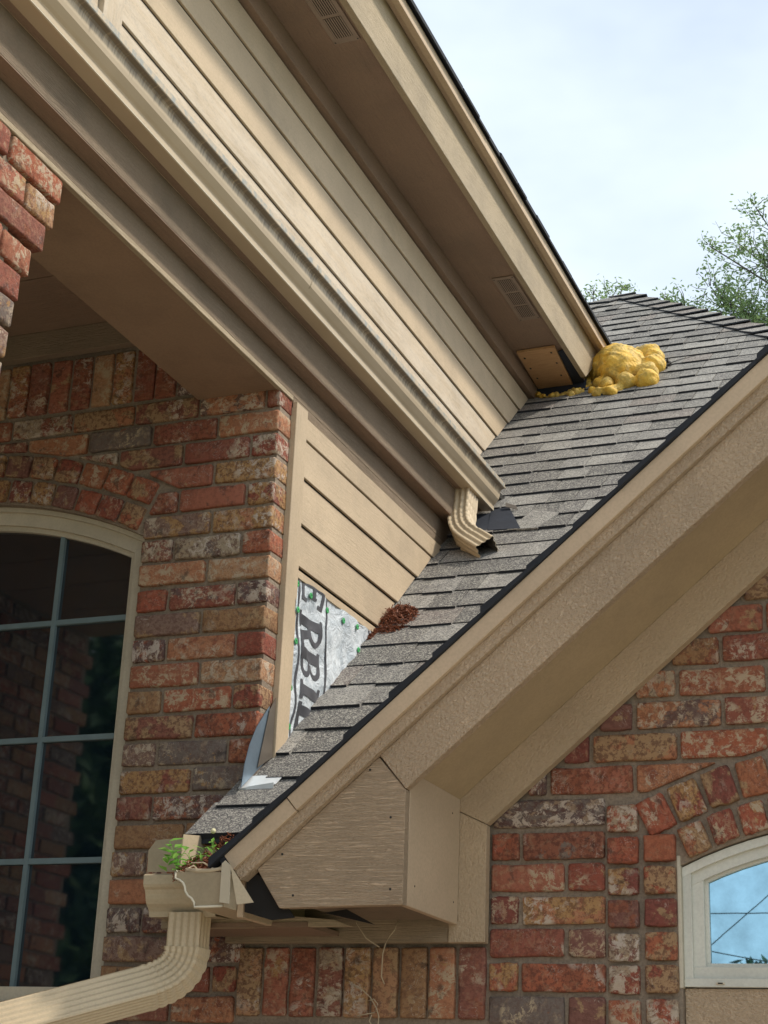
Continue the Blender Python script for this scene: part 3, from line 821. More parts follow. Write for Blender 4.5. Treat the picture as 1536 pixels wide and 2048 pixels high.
# hip caps
def caps(sgn, n):
    d = Vector((.838*sgn, -1, -.815)).normalized()
    for i in range(0 if sgn > 0 else 1, n):
        y = 7.885-.098*(i+1); xx = PK[0]+sgn*(7.885-y)*.838
        o = Vector((xx, y, zr(y)+.012)); b = d*-.155
        left = Vector((-sgn*.125, 0, -.0)); right = Vector((sgn*.02, .10, -.086))
        up = Vector((0, 0, .011+rnd.uniform(0, .004)))
        a0, a1, a2 = o+left+up, o+up*1.5, o+right+up
        b0, b1, b2 = o+left*.96+b, o+b+up*.3, o+right*.96+b
        if sgn > 0 and i == 0: b0, b1, b2 = [q-b*.45 for q in (b0, b1, b2)]
        th = Vector((0, 0, -.007))
        vs = [a0, a1, a2, b0, b1, b2]; vs += [v+th for v in vs]
        fs = [(0, 1, 4, 3), (1, 2, 5, 4), (6, 9, 10, 7), (7, 10, 11, 8), (0, 6, 7, 1), (1, 7, 8, 2), (3, 4, 10, 9), (4, 5, 11, 10), (0, 3, 9, 6), (2, 8, 11, 5)]
        if sgn < 0: fs = [tuple(reversed(q)) for q in fs]
        rc_ = fromdata('ridge_cap', [tuple(v) for v in vs], fs, M['shingle'], ROOF)
        rc_.data.materials.append(M['shingle_dark']); rc_.data.polygons[4].material_index = 1; rc_.data.polygons[5].material_index = 1; rc_.data.polygons[8].material_index = 1
caps(1, 26); caps(-1, 5)
slab('eave_drip', [(-1.80, 3.285, zr(3.30)-.025), (-1.60, 3.285, zr(3.30)-.025), (-1.60, 3.285, zr(3.30)-.006), (-1.80, 3.285, zr(3.30)-.006)], X, -Y, .004, M['shingle_dark'], ROOF, 0)
box('eave_fascia', (-1.80, -1.60), (3.303, 3.32), (.43, .578), M['tan_smooth'], H, U=X)

# ------------------------------------------------------------------ lower siding wall (faces +X) between brick corner and roof
XL = -1.745
SWL = slab('siding_wall', [(XL-.016, 3.60, .83), (XL-.016, 4.95, zr(4.95)-.03), (XL-.016, 4.95, 1.95), (XL-.016, 3.60, 1.95)], Y, X, .05, M['dark'], H, 0, label='lower triangle of tan lap siding above the roof')
def siding(parent, xf, z0, z1, y0, y1, mat, gap=.0045, top=False, roofclear=.012):
    poly = [(y0, z0+gap), (y1, z0+gap), (y1, z1), (y0, z1)]
    # keep above the roof: z - zr(y) - clear >= 0
    poly = clip(poly, -.815, 1, -.836+.815*3.579-roofclear)
    if len(poly) < 3: return
    tilt = .007
    c = Vector((xf, sum(p[0] for p in poly)/len(poly), sum(p[1] for p in poly)/len(poly)))
    n = len(poly); bm = bmesh.new()
    ar = sum(poly[i][0]*poly[(i+1) % n][1]-poly[(i+1) % n][0]*poly[i][1] for i in range(n))
    if ar < 0: poly.reverse()
    fx = lambda z: tilt*(1-(z-z0)/(z1-z0))
    a = [bm.verts.new((p[0]-c.y, p[1]-c.z, fx(p[1]))) for p in poly]; b = [bm.verts.new((p[0]-c.y, p[1]-c.z, fx(p[1])-.008)) for p in poly]
    bm.faces.new(a); bm.faces.new(list(reversed(b)))
    for i in range(n): bm.faces.new((a[i], b[i], b[(i+1) % n], a[(i+1) % n]))
    bmesh.ops.bevel(bm, geom=list(bm.edges), offset=.001, segments=1, affect='EDGES')
    me = bpy.data.meshes.new('siding_board'); bm.to_mesh(me); bm.free()
    return mesh_obj('siding_board', me, mat, parent, frame(c, Y, X))
for a, b, g_ in ((1.352, 1.471, .006), (1.471, 1.601, .0042), (1.601, 1.712, .0042)):
    siding(SWL, XL, a, b, 3.64, 4.95, M['siding'], g_)
slab('siding_board', [(XL+.002, 3.645, 1.329), (XL+.002, 4.176, 1.329), (XL+.002, 4.20, 1.3515), (XL+.002, 3.645, 1.3505)], Y, X, .008, M['siding'], SWL, label='thin strip of siding left above the exposed wrap')
slab('top_batten', [(-1.741, 3.64, 1.716), (-1.741, 4.67, 1.716), (-1.741, 4.735, 1.776), (-1.741, 3.64, 1.776)], Y, X, .02, M['siding'], SWL)
slab('corner_board', [(-1.738, 3.578, .838), (-1.738, 3.590, .842), (-1.738, 3.648, .905), (-1.738, 3.648, 1.794), (-1.738, 3.578, 1.794)], Z, X, .018, M['siding'], H, label='vertical tan corner board next to the brick end')

# ------------------------------------------------------------------ porch beam, lower eave
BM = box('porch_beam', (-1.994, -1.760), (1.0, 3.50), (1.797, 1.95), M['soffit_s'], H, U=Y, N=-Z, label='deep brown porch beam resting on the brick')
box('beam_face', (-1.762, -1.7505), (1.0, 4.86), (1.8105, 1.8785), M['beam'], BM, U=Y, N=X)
box('beam_edge', (-1.762, -1.7485), (1.0, 3.575), (1.7955, 1.8100), M['tan_grain'], BM, U=Y, N=X)
slab('beam_edge', [(-1.7495, 3.578, 1.777), (-1.7495, 4.76, 1.777), (-1.7495, 4.80, 1.8100), (-1.7495, 3.578, 1.8100)], Y, X, .02, M['beam'], BM)
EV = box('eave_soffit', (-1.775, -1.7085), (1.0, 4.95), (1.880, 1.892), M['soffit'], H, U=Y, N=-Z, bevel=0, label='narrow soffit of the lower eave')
box('eave_fascia', (-1.727, -1.7075), (1.0, 5.01), (1.882, 1.9830), M['beam'], H, U=Y, N=X, label='weathered fascia board under the lower gutter')
box('eave_fascia', (-1.732, -1.7090), (1.0, 5.10), (1.9835, 2.085), M['tan_smooth'], H, U=Y, N=X)
slab('porch_roof', [(-1.65, 1.0, 2.075), (-1.65, 5.15, 2.075), (-1.93, 5.3, 2.30), (-1.93, 1.0, 2.30)], Y, Vector((.79, 0, 1)).normalized(), .012, M['shingle'], H, 0)
box('porch_ceiling', (-4.16, -1.94), (.9, 3.49), (2.072, 2.09), M['soffit'], H, U=X, N=-Z, bevel=0)
for i in range(8):
    y0 = 1.0+i*.315
    box('ceiling_board', (-4.1, -1.94), (y0, y0+.309), (2.062, 2.0715), M['soffit'], H, U=X, N=-Z)
box('porch_frieze', (-4.1, -1.76), (3.470, 3.497), (1.984, 2.061), M['beam'], H, U=X)
box('porch_header', (-2.05, -1.996), (1.0, 3.49), (1.90, 2.06), M['beam'], H, U=Y, N=-X)
# ------------------------------------------------------------------ upper siding wall
XU = -1.900
SWU = slab('siding_wall', [(XU-.016, .6, 2.2), (XU-.016, 5.6, 2.2), (XU-.016, 6.7, zr(6.7)-.03), (XU-.016, 6.7, 3.2), (XU-.016, .6, 3.2)], Y, X, .05, M['dark'], H, 0, label='upper wall of weathered tan lap siding')
lev = [(2.355, 2.479), (2.479, 2.605), (2.605, 2.724), (2.724, 2.849), (2.849, 2.962)]
for i, (a, b) in enumerate(lev):
    y0s = 2.79
    siding(SWU, XU, a, b, y0s, 6.7, M['siding_w'] if i < 2 else M['siding'], .0038)
    siding(SWU, XU, a, b, .7, 2.70, M['siding_w'], .005)
box('vertical_batten', (XU-.004, XU+.016), (2.703, 2.786), (2.30, 2.962), M['siding_w'], SWU, U=Z, N=X)
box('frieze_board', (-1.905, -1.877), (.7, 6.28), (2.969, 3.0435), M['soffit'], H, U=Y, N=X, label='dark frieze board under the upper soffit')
def eaveclip(name, xf, z0, z1, y0, y1, th, mat, clear, parent=H, label=None):
    poly = clip([(y0, z0), (y1, z0), (y1, z1), (y0, z1)], -.815, 1, -.836+.815*3.579-clear)
    return slab(name, [(xf, p[0], p[1]) for p in poly], Y, X, th, mat, parent, label=label)
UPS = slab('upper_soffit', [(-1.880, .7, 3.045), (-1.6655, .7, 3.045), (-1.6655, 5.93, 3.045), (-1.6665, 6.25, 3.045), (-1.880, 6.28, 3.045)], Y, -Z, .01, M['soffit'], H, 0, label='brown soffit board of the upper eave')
eaveclip('fascia_board', -1.645, 3.030, 3.262, .7, 7.2, .022, M['tan_grain'], .085, label='sunlit grained fascia of the upper eave')
eaveclip('fascia_trim', -1.624, 3.235, 3.262, .7, 7.2, .019, M['tan_smooth'], .08)
eaveclip('fascia_trim', -1.600, 3.222, 3.264, .7, 7.2, .0225, M['tan_smooth'], .075)
US2 = []
# upper roof
k = 0; y = .7
slab('roof', [(-1.60, .7, 3.268), (-1.60, 6.55, 3.268), (-2.25, 7.25, 3.798), (-3.4, 7.25, 4.735), (-3.4, .7, 4.735)], Y, Vector((.815, 0, 1)).normalized(), .012, M['shingle_dark'], H, 0, label='upper roof slope, seen only as a dark edge')
while y < 6.5:
    w = rnd.uniform(.09, .2) if y > 3.5 else .7; t_ = rnd.choice((.007, .012)); xo = -1.585+rnd.uniform(-.004, .004)
    vs = []
    for yy in (y, min(y+w-.002, 6.53)):
        for (xx, zz) in ((xo, 3.262), (xo, 3.266+t_), (xo-.15, 3.266+t_*.3+.122), (xo-.15, 3.262+.11)):
            vs.append((xx, yy, zz))
    fs = [(0, 1, 2, 3), (7, 6, 5, 4), (0, 4, 5, 1), (1, 5, 6, 2), (2, 6, 7, 3), (3, 7, 4, 0)]
    fs = [tuple(reversed(q)) for q in fs]
    if y > 3.2 and False: pass
    fromdata('shingle', vs, fs, M['shingle_dark'], ROOF)
    y += w
# vents
def vent(y0, y1):
    v = slab('soffit_vent', [(-1.766, y0, 3.0395), (-1.6815, y0, 3.0395), (-1.6815, y1, 3.0395), (-1.766, y1, 3.0395)], Y, -Z, .0050, M['vent'], UPS, .001)
    n = 3; L = (y1-y0-.03)/n
    for i in range(n):
        a = y0+.018+i*L; b = a+L-.014
        slab('vent_opening', [(-1.752, a, 3.0392), (-1.6955, a, 3.0392), (-1.6955, b, 3.0392), (-1.752, b, 3.0392)], Y, -Z, .0008, M['dark'], UPS, 0)
        for q in range(8):
            xx = -1.7505+q*.0072
            slab('vent_louver', [(xx, a, 3.0372), (xx+.0042, a, 3.0383), (xx+.0042, b, 3.0383), (xx, b, 3.0372)], Y, -Z, .001, M['vent'], UPS, 0)
    for yy in (y0+.008, y1-.008):
        for xx in (-1.760, -1.688): slab('screw', [(xx-.002, yy-.002, 3.0385), (xx+.002, yy-.002, 3.0385), (xx+.002, yy+.002, 3.0385), (xx-.002, yy+.002, 3.0385)], Y, -Z, .001, M['nail'], UPS, 0)
vent(3.372, 3.735); vent(5.252, 5.612)
# plywood patch and hole at the end of the soffit
PT = slab('plywood_patch', [(-1.859, 5.866, 3.030), (-1.695, 5.861, 3.030), (-1.722, 6.262, 3.030), (-1.876, 6.285, 3.030)], X, -Z, .012, M['ply'], H, .001, label='nailed orange plywood patch over the soffit end')
for a, b in ((-1.84, 5.92), (-1.72, 5.90), (-1.845, 6.02), (-1.725, 6.0), (-1.845, 6.12), (-1.74, 6.12)):
    slab('nail', [(a-.0035, b-.006, 3.0285), (a+.0035, b-.006, 3.0285), (a+.0035, b+.006, 3.0285), (a-.0035, b+.006, 3.0285)], Y, -Z, .001, M['nail'], PT, 0)
slab('soffit_hole', [(-1.694, 5.915, 3.036), (-1.6675, 5.90, 3.036), (-1.6675, 6.27, 3.036), (-1.722, 6.30, 3.036)], Y, -Z, .004, M['felt'], H, 0, label='dark open gap beside the plywood patch')
slab('end_flashing', [(-1.895, 6.30, 3.045), (-1.66, 6.26, 3.045), (-1.66, 6.13, zr(6.13)+.012), (-1.895, 6.15, zr(6.15)+.012)], X, Vector((0, -.8, .3)).normalized(), .004, M['felt'], H, 0)

# ------------------------------------------------------------------ gutters
def extrude(name, prof, axis, a, b, mat, parent, th=.0016, smooth=False):
    """open profile (list of (h, z)) swept along Y ('y': h is x) or X ('x': h is y); thin sheet with thickness"""
    P = [Vector(p) for p in prof]; n = len(P); ins = []
    for i in range(n):
        d = (P[min(i+1, n-1)]-P[max(i-1, 0)]).normalized(); ins.append(P[i]+Vector((-d.y, d.x))*th)
    loop = P+ins[::-1]; m = len(loop)
    f = (lambda h, z, t: (h, t, z)) if axis == 'y' else (lambda h, z, t: (t, h, z))
    vs = [f(p.x, p.y, a) for p in loop]+[f(p.x, p.y, b) for p in loop]
    fs = []
    for i in range(m):
        j = (i+1) % m; fs.append((i, j, m+j, m+i))
    for i in range(n-1):
        q = (i, m-1-i, m-2-i, i+1); fs += [q, tuple(x+m for x in reversed(q))]
    bm = bmesh.new(); vv = [bm.verts.new(v) for v in vs]
    for q in fs:
        try: bm.faces.new([vv[i] for i in q])
        except ValueError: pass
    bmesh.ops.recalc_face_normals(bm, faces=bm.faces)
    c = Vector([sum(v[i] for v in vs)/len(vs) for i in range(3)])
    U_ = Y if axis == 'y' else X; N_ = X if axis == 'y' else -Y
    F = frame(c, U_, Z)                       # local z = up
    Fi = F.inverted()
    for v in bm.verts: v.co = Fi @ (v.co+Vector((0, 0, DZ)))
    me = bpy.data.meshes.new(name); bm.to_mesh(me); bm.free()
    return mesh_obj(name, me, mat, parent, F, smooth)
UG = empty('gutter', (-1.66, 3.0, 1.984), 'long tan gutter with black streaks along the lower eave', 'gutter', 'rain gutters')
K_ = 1.0312
prof = [(-1.655, 2.004), (-1.655, 1.9245), (-1.6025, 1.9245), (-1.600, 1.926), (-1.600, 1.9385), (-1.598, 1.9425), (-1.5925, 1.948), (-1.587, 1.955), (-1.5825, 1.961), (-1.580, 1.970), (-1.577, 1.989), (-1.573, 1.9955), (-1.5635, 1.9985), (-1.562, 2.000), (-1.562, 2.0135), (-1.5645, 2.0155), (-1.571, 2.015)]
prof = [(a*K_, b*K_) for a, b in prof[::-1]]
gt = extrude('channel', prof, 'y', 1.0, 4.965, M['streak'], UG)
extrude('lower_lip', [(-1.6493, 1.9995), (-1.6493, 1.9838), (-1.656, 1.9838)], 'y', 1.0, 4.968, M['bright_metal'], UG, .0008)
extrude('seam_sleeve', [(p[0]+.0012, p[1]) for p in prof[:10]], 'y', 3.387, 3.391, M['cap'], UG, .001)
slab('drip_apron', [(-1.70, 1.0, 2.083), (-1.6155, 1.0, 2.0765), (-1.6155, 5.0, 2.0765), (-1.70, 5.05, 2.083)], Y, Vector((.1, 0, 1)), .002, M['bright_metal'], UG, 0)
slab('underside_shade', [(-1.7065, 1.0, 1.9834), (-1.657, 1.0, 1.9834), (-1.657, 4.96, 1.9834), (-1.7065, 4.96, 1.9834)], Y, -Z, .0006, M['soffit'], UG, 0)  # brown sheet puts the shade below the gutter into colour
CG = empty('gutter', (-1.70, 3.2, .42), 'short corner gutter full of debris and sprouts below the gable', 'gutter', 'rain gutters')
pb = [(-1.603, .490), (-1.603, .4205), (-1.668, .4185), (-1.6695, .428), (-1.676, .4365), (-1.686, .443), (-1.6925, .452), (-1.695, .462), (-1.700, .470), (-1.709, .4755), (-1.7185, .479), (-1.7195, .492), (-1.716, .4945), (-1.711, .4935)]
extrude('channel', pb, 'y', 3.102, 3.30, M['metal_tan'], CG)
pa = [(3.301, .497), (3.301, .4205), (3.236, .4185), (3.234, .429), (3.228, .4365), (3.220, .444), (3.2145, .454), (3.212, .464), (3.208, .473), (3.202, .478), (3.199, .483), (3.1985, .5015), (3.202, .504), (3.207, .503)]
extrude('channel', pa, 'x', -1.853, -1.69, M['metal_tan'], CG)
slab('end_cap', [(p[0]+.002*(p[0] < -1.65), 3.099, p[1]) for p in pb[:12]], X, -Y, .003, M['cap'], CG, 0)
tube('end_cap_rim', [(p[0]-.0005, 3.0975, p[1]) for p in pb[1:13]], .0027, M['bright_metal'], CG, 6)
slab('end_cap', [(-1.853, p[0], p[1]) for p in pa[:12]], Y, -X, .002, M['cap'], CG, 0)
slab('splash_guard', [(-1.845, 3.1955, .5085), (-1.764, 3.1955, .5085), (-1.764, 3.1955, .582), (-1.829, 3.1955, .578), (-1.846, 3.1955, .556)], X, -Y, .0015, M['guard'], CG, 0)
slab('splash_guard', [(-1.7635, 3.196, .500), (-1.7655, 3.305, .520), (-1.7655, 3.300, .603), (-1.7635, 3.2005, .590)], Y, X, .0015, M['metal_tan'], CG, 0)
slab('bent_strip', [(-1.606, 3.088, .427), (-1.580, 3.080, .423), (-1.583, 3.080, .500), (-1.598, 3.086, .512), (-1.607, 3.088, .506)], Z, Vector((-.3, -1, 0)), .0015, M['bright_metal'], CG, 0)
slab('bent_strip', [(-1.582, 3.079, .502), (-1.562, 3.081, .421), (-1.527, 3.086, .426)], Z, Vector((.25, -1, 0)), .0015, M['metal_tan'], CG, 0)

# ------------------------------------------------------------------ downspouts
def profile(w, d, ribs_w=5, ribs_d=3, n_per=8, dep=.0028):
    pts = []
    def side(p0, p1, ribs):
        p0, p1 = Vector(p0), Vector(p1); t = (p1-p0); L = t.length; t.normalize(); nrm = Vector((t.y, -t.x))
        N_ = ribs*6+4
        for i in range(N_):
            s = i/N_
            off = 0
            e = min(s, 1-s)*L
            if e < .006: off = -.006+math.sqrt(max(0, .006**2-(.006-e)**2)) if False else -((.006-e)**2)/.012
            else:
                off = -dep*(.5-.5*math.cos((s*L-.006)/(L-.012)*ribs*2*math.pi))
            pts.append(p0+t*(s*L)+nrm*off)
    a, b = w/2, d/2
    side((-a, -b), (a, -b), ribs_w); side((a, -b), (a, b), ribs_d); side((a, b), (-a, b), ribs_w); side((-a, b), (-a, -b), ribs_d)
    return pts
def sweep(name, path, A0, prof, mat, parent, crimp=None, hollow=True):
    P = [Vector(p) for p in path]; n = len(P); T_ = []
    for i in range(n): T_.append((P[min(i+1, n-1)]-P[max(i-1, 0)]).normalized())
    A = Vector(A0); A = (A-T_[0]*A.dot(T_[0])).normalized(); m = len(prof); vs = []
    for i in range(n):
        if i: 
            q = T_[i-1].rotation_difference(T_[i]); A = q @ A; A = (A-T_[i]*A.dot(T_[i])).normalized()
        B = T_[i].cross(A); s = crimp[i] if crimp else 1
        for p in prof: vs.append(tuple(P[i]+(A*p.x+B*p.y)*s))
    fs = []
    for i in range(n-1):
        for k in range(m): fs.append((i*m+k, i*m+(k+1) % m, (i+1)*m+(k+1) % m, (i+1)*m+k))
    bm = bmesh.new(); vv = [bm.verts.new(v) for v in vs]
    for q in fs: bm.faces.new([vv[i] for i in q])
    bmesh.ops.recalc_face_normals(bm, faces=bm.faces)
    me = bpy.data.meshes.new(name); bm.to_mesh(me); bm.free()
    o = mesh_obj(name, me, mat, parent, None, False)
    if hollow:
        md = o.modifiers.new('sheet', 'SOLIDIFY'); md.thickness = .0012; md.offset = -1
    return o, A
def bend(p0, d0, p1, d1, n):
    """quadratic-like arc from p0 (dir d0) to p1 (dir d1)"""
    p0, p1 = Vector(p0), Vector(p1); L = (p1-p0).length*.42
    a, b = p0+Vector(d0).normalized()*L, p1-Vector(d1).normalized()*L
    return [tuple(p0*(1-t)**3+a*3*t*(1-t)**2+b*3*t*t*(1-t)+p1*t**3) for t in [i/n for i in range(n+1)]]
def lerp(a, b, n): return [tuple(Vector(a).lerp(Vector(b), i/n)) for i in range(n)]
# upper: outlet under the lower eave gutter, one elbow kicking out over the roof
UD = empty('downspout', (-1.60, 4.60, 1.66), 'short tan elbow downspout dropping from the upper gutter onto the shingles', 'downspout', 'downspouts')
p1 = (-1.692, 4.775, 1.925); p2 = (-1.608, 4.668, 1.752); dd_ = Vector((.66, -.42, -.52))
path = lerp((-1.694, 4.790, 1.985), p1, 5)
el = bend(p1, (.02, -.25, -1), p2, dd_, 22)
cr_ = [1]*5+[1 if i % 3 else .96 for i in range(23)]
path2 = path+el+[tuple(Vector(p2)+dd_.normalized()*s) for s in (.015, .03, .05, .07, .082)]
cr_ += [1]*(len(path2)-len(cr_))
o, _ = sweep('elbow', path2, Y, profile(.098, .070, 4, 3, dep=.0040), M['spout'], UD, cr_)
o.data.materials.append(M['alum']); o.modifiers[0].material_offset = 1; o.modifiers[0].material_offset_rim = 0
# lower: big downspout from the corner gutter, sweeping left past the window
LD = empty('downspout', (-1.76, 3.25, .2), 'large ribbed tan downspout bending left across the brick below the corner gutter', 'downspout', 'downspouts')
a0 = (-1.757, 3.245, .425); a1 = (-1.757, 3.245, .352); dr = Vector((-.20, -.185, -.088)).normalized()
a2 = Vector((-1.835, 3.185, .258))
o, _ = sweep('outlet', lerp(a0, (-1.757, 3.245, .345), 4)+[(-1.757, 3.245, .345)], X, profile(.080, .056, 4, 3), M['spout'], LD, None)
el = bend(a1, (0, 0, -1), a2, dr, 26)
cr_ = [1.05]+[1.03 if i % 3 else .975 for i in range(1, 24)]+[1, 1, 1]
run = [tuple(a2+dr*s) for s in (.02, .2, .5, .9, 1.3)]
o, _ = sweep('elbow', el+run, X, profile(.082, .060, 5, 5, dep=.0032), M['spout'], LD, cr_+[1]*5)

# ------------------------------------------------------------------ kick-out flashing
FL = empty('metal_flashing', (-1.77, 3.5, .76), 'blue grey kick-out flashing between brick end and shingles', 'flashing')
slab('upright_fin', [(-1.749, 3.428, .738), (-1.748, 3.437, .793), (-1.748, 3.456, .845), (-1.748, 3.487, .895), (-1.746, 3.550, .962), (-1.746, 3.568, .838)], Y, X, .0015, M['galv'], FL, 0)
slab('roof_leg', [(-1.762, 3.440, zr(3.440)+.017), (-1.672, 3.453, zr(3.453)+.016), (-1.668, 3.49, zr(3.49)+.013), (-1.772, 3.49, zr(3.49)+.013)], X, NR, .0015, M['galv_w'], FL, 0)
slab('front_lip', [(-1.762, 3.439, zr(3.44)+.004), (-1.673, 3.452, zr(3.453)+.004), (-1.673, 3.452, zr(3.453)+.017), (-1.762, 3.439, zr(3.44)+.018)], X, -Y, .001, M['galv_w'], FL, 0)
slab('upright_fin', [(-1.744, 3.50, .80), (-1.744, 3.576, .84), (-1.744, 3.576, .99), (-1.744, 3.545, .95)], Y, X, .0015, M['alum'], FL, 0)
# bent flashing, plus dark sheets painting in the shadow under the gutter end
TF = empty('metal_flashing', (-1.55, 4.85, 1.86), 'bent flashing with dark sheets for the shadow under the gutter end', 'flashing')
slab('shade_flap', [(-1.615, 4.806, zr(4.806)+.016), (-1.500, 4.797, zr(4.797)+.016), (-1.60, 4.985, zr(4.985)+.018), (-1.66, 4.97, zr(4.97)+.02)], X, NR, .002, M['felt'], TF, 0)
slab('shade_flap', [(-1.70, 4.80, zr(4.80)+.012), (-1.60, 4.82, zr(4.82)+.014), (-1.64, 4.95, zr(4.95)+.018), (-1.72, 4.95, zr(4.95)+.018)], X, NR, .002, M['felt'], TF, 0)
slab('bent_corner', [(-1.605, 4.965, 2.02), (-1.575, 4.98, 1.985), (-1.56, 4.96, 1.97), (-1.60, 4.95, 1.995)], X, Vector((.3, -.7, .6)), .0015, M['alum'], TF, 0)
slab('lifted_shingle', [(-1.545, 4.80, zr(4.80)+.012), (-1.44, 4.79, zr(4.79)+.014), (-1.40, 4.90, zr(4.9)+.01), (-1.50, 4.93, zr(4.93)+.03)], X, NR, .006, M['shingle'], TF, 0)

# ------------------------------------------------------------------ house wrap with printed letters
HW = empty('house_wrap', (-1.742, 3.85, .92), 'grey house wrap sheet with large sideways letters and green cap nails', 'house wrap')
def wdisp(y, z): return .0034*math.sin(y*31+z*17)+.0024*math.sin(z*47-y*23+1)+.0015*math.sin(y*83+z*61)
XW = -1.7425
def inwrap(poly):
    poly = clip(poly, 0, -1, 1.331); poly = clip(poly, 1, 0, -3.640)
    return clip(poly, -.800, 1, -(.924-.800*3.700)-.0)
def wrapmesh(name, polys, lift, mat, cell=.02):
    bm = bmesh.new()
    for poly in polys:
        ys = [p[0] for p in poly]; zs = [p[1] for p in poly]
        y = math.floor(min(ys)/cell)*cell
        while y < max(ys):
            z = math.floor(min(zs)/cell)*cell
            while z < max(zs):
                c = poly
                for h in ((1, 0, -y), (-1, 0, y+cell), (0, 1, -z), (0, -1, z+cell)):
                    c = clip(c, *h)
                    if len(c) < 3: break
                if len(c) >= 3:
                    try: bm.faces.new([bm.verts.new((XW+lift+wdisp(a, b), a, b)) for a, b in c])
                    except ValueError: pass
                z += cell
            y += cell
    bmesh.ops.remove_doubles(bm, verts=bm.verts, dist=.0002)
    bmesh.ops.recalc_face_normals(bm, faces=bm.faces)
    for f in bm.faces:
        if f.normal.x < 0: f.normal_flip()
        f.smooth = True
    me = bpy.data.meshes.new(name); bm.to_mesh(me); bm.free()
    return mesh_obj(name, me, mat, HW)
wrapmesh('sheet', [inwrap([(3.6, .8), (4.3, .8), (4.3, 1.4), (3.6, 1.4)])], .0, M['wrap'])
tube('folded_edge', [(XW+.004+wdisp(3.70+t*.47, 0)*.5, 3.700+t*.475, .9255+t*.380) for t in [i/12 for i in range(13)]], .0045, M['wrap'], HW, 6)
# letters: u reads downward (-z), v is letter height (+y)
def rect(u0, v0, u1, v1): return [(u0, v0), (u1, v0), (u1, v1), (u0, v1)]
SER = .10
def L_I(): return [rect(.22, 0, .58, 1), rect(.08, 0, .72, SER), rect(.08, 1-SER, .72, 1)]
def L_E(): return [rect(.10, 0, .42, 1), rect(.0, 0, .92, .13), rect(.0, .87, .92, 1), rect(.42, .43, .72, .57), rect(.80, .0, .92, .28), rect(.80, .72, .92, 1), rect(.66, .36, .74, .64)]
def bowl(u0, v0, v1, w, th):
    out = []; c = (u0, (v0+v1)/2); ry = (v1-v0)/2; rx = w
    for i in range(8):
        a, b = -math.pi/2+math.pi*i/8, -math.pi/2+math.pi*(i+1)/8
        o = lambda t, k: (c[0]+(rx-k*1.35)*math.cos(t), c[1]+(ry-k)*math.sin(t))
        out.append([o(a, th), o(a, 0), o(b, 0), o(b, th)])
    return out
def L_R(): return [rect(.10, 0, .42, 1), rect(.0, 0, .52, SER), rect(.0, 1-SER, .42, 1), rect(.42, .88, .52, 1), rect(.42, .42, .52, .54)]+bowl(.50, .42, 1.0, .44, .12)+[[(.48, .48), (.74, .48), (.98, .0), (.66, .0)], rect(.62, 0, 1.06, SER)]
def L_B(): return [rect(.10, 0, .42, 1), rect(.0, 0, .5, .12), rect(.0, .88, .5, 1), rect(.42, .45, .5, .55)]+bowl(.48, .5, 1, .40, .12)+bowl(.48, 0, .55, .46, .12)
def L_A(): return [[(.06, 0), (.26, 0), (.52, 1), (.40, 1)], [(.40, 1), (.60, 1), (.96, 0), (.66, 0)], rect(.26, .26, .74, .38), rect(-.02, 0, .36, SER), rect(.56, 0, 1.06, SER)]
letters = [(L_E, 1.362, .088), (L_R, 1.252, .083), (L_B, 1.166, .086), (L_I, 1.078, .078), (L_E, 1.014, .080)]
polys = []
for fn, zt, wd in letters:
    for q in fn():
        sway = .010*math.sin((zt-.9)*14)
        pp = []
        for (u, v) in q:
            z = zt-u*wd; pp.append((3.692+.010*math.sin((z-.93)*15)+v*.130, z))
        pp = inwrap(pp)
        if len(pp) >= 3: polys.append(pp)
wrapmesh('printed_lettering', polys, .0016, M['ink'], .01)
bands = []
def wv(z): return .010*math.sin((z-.93)*15)
for off, wd in ((3.668, .009), (3.847, .008)):
    z = .90
    while z < 1.33:
        a, b = off+wv(z)+.004*math.sin(z*40), off+wv(z+.01)+.004*math.sin((z+.01)*40)
        q = inwrap([(a, z), (a+wd, z), (b+wd, z+.0101), (b, z+.0101)])
        if len(q) >= 3: bands.append(q)
        z += .01
wrapmesh('printed_band', bands, .0018, M['ink'], .02)
for i in range(14):
    pass
for (a, b) in ((3.655, 1.312), (3.733, 1.303), (3.650, 1.239), (3.846, 1.297), (3.954, 1.300), (4.046, 1.309), (3.652, 1.156), (3.650, 1.034), (3.654, .935), (4.072, 1.25)):
    vs = []; n = 12
    for rr, xx in ((.0085, .003), (.0078, .005), (.0035, .0056), (.0025, .004)):
        for k in range(n):
            an = 2*math.pi*k/n; vs.append((XW+wdisp(a, b)+xx, a+rr*math.cos(an), b+rr*math.sin(an)))
    fs = [(j*n+k, j*n+(k+1) % n, (j+1)*n+(k+1) % n, (j+1)*n+k) for j in range(3) for k in range(n)]+[tuple(3*n+k for k in range(n))]
    fromdata('cap_nail', vs, fs, M['green'], HW)

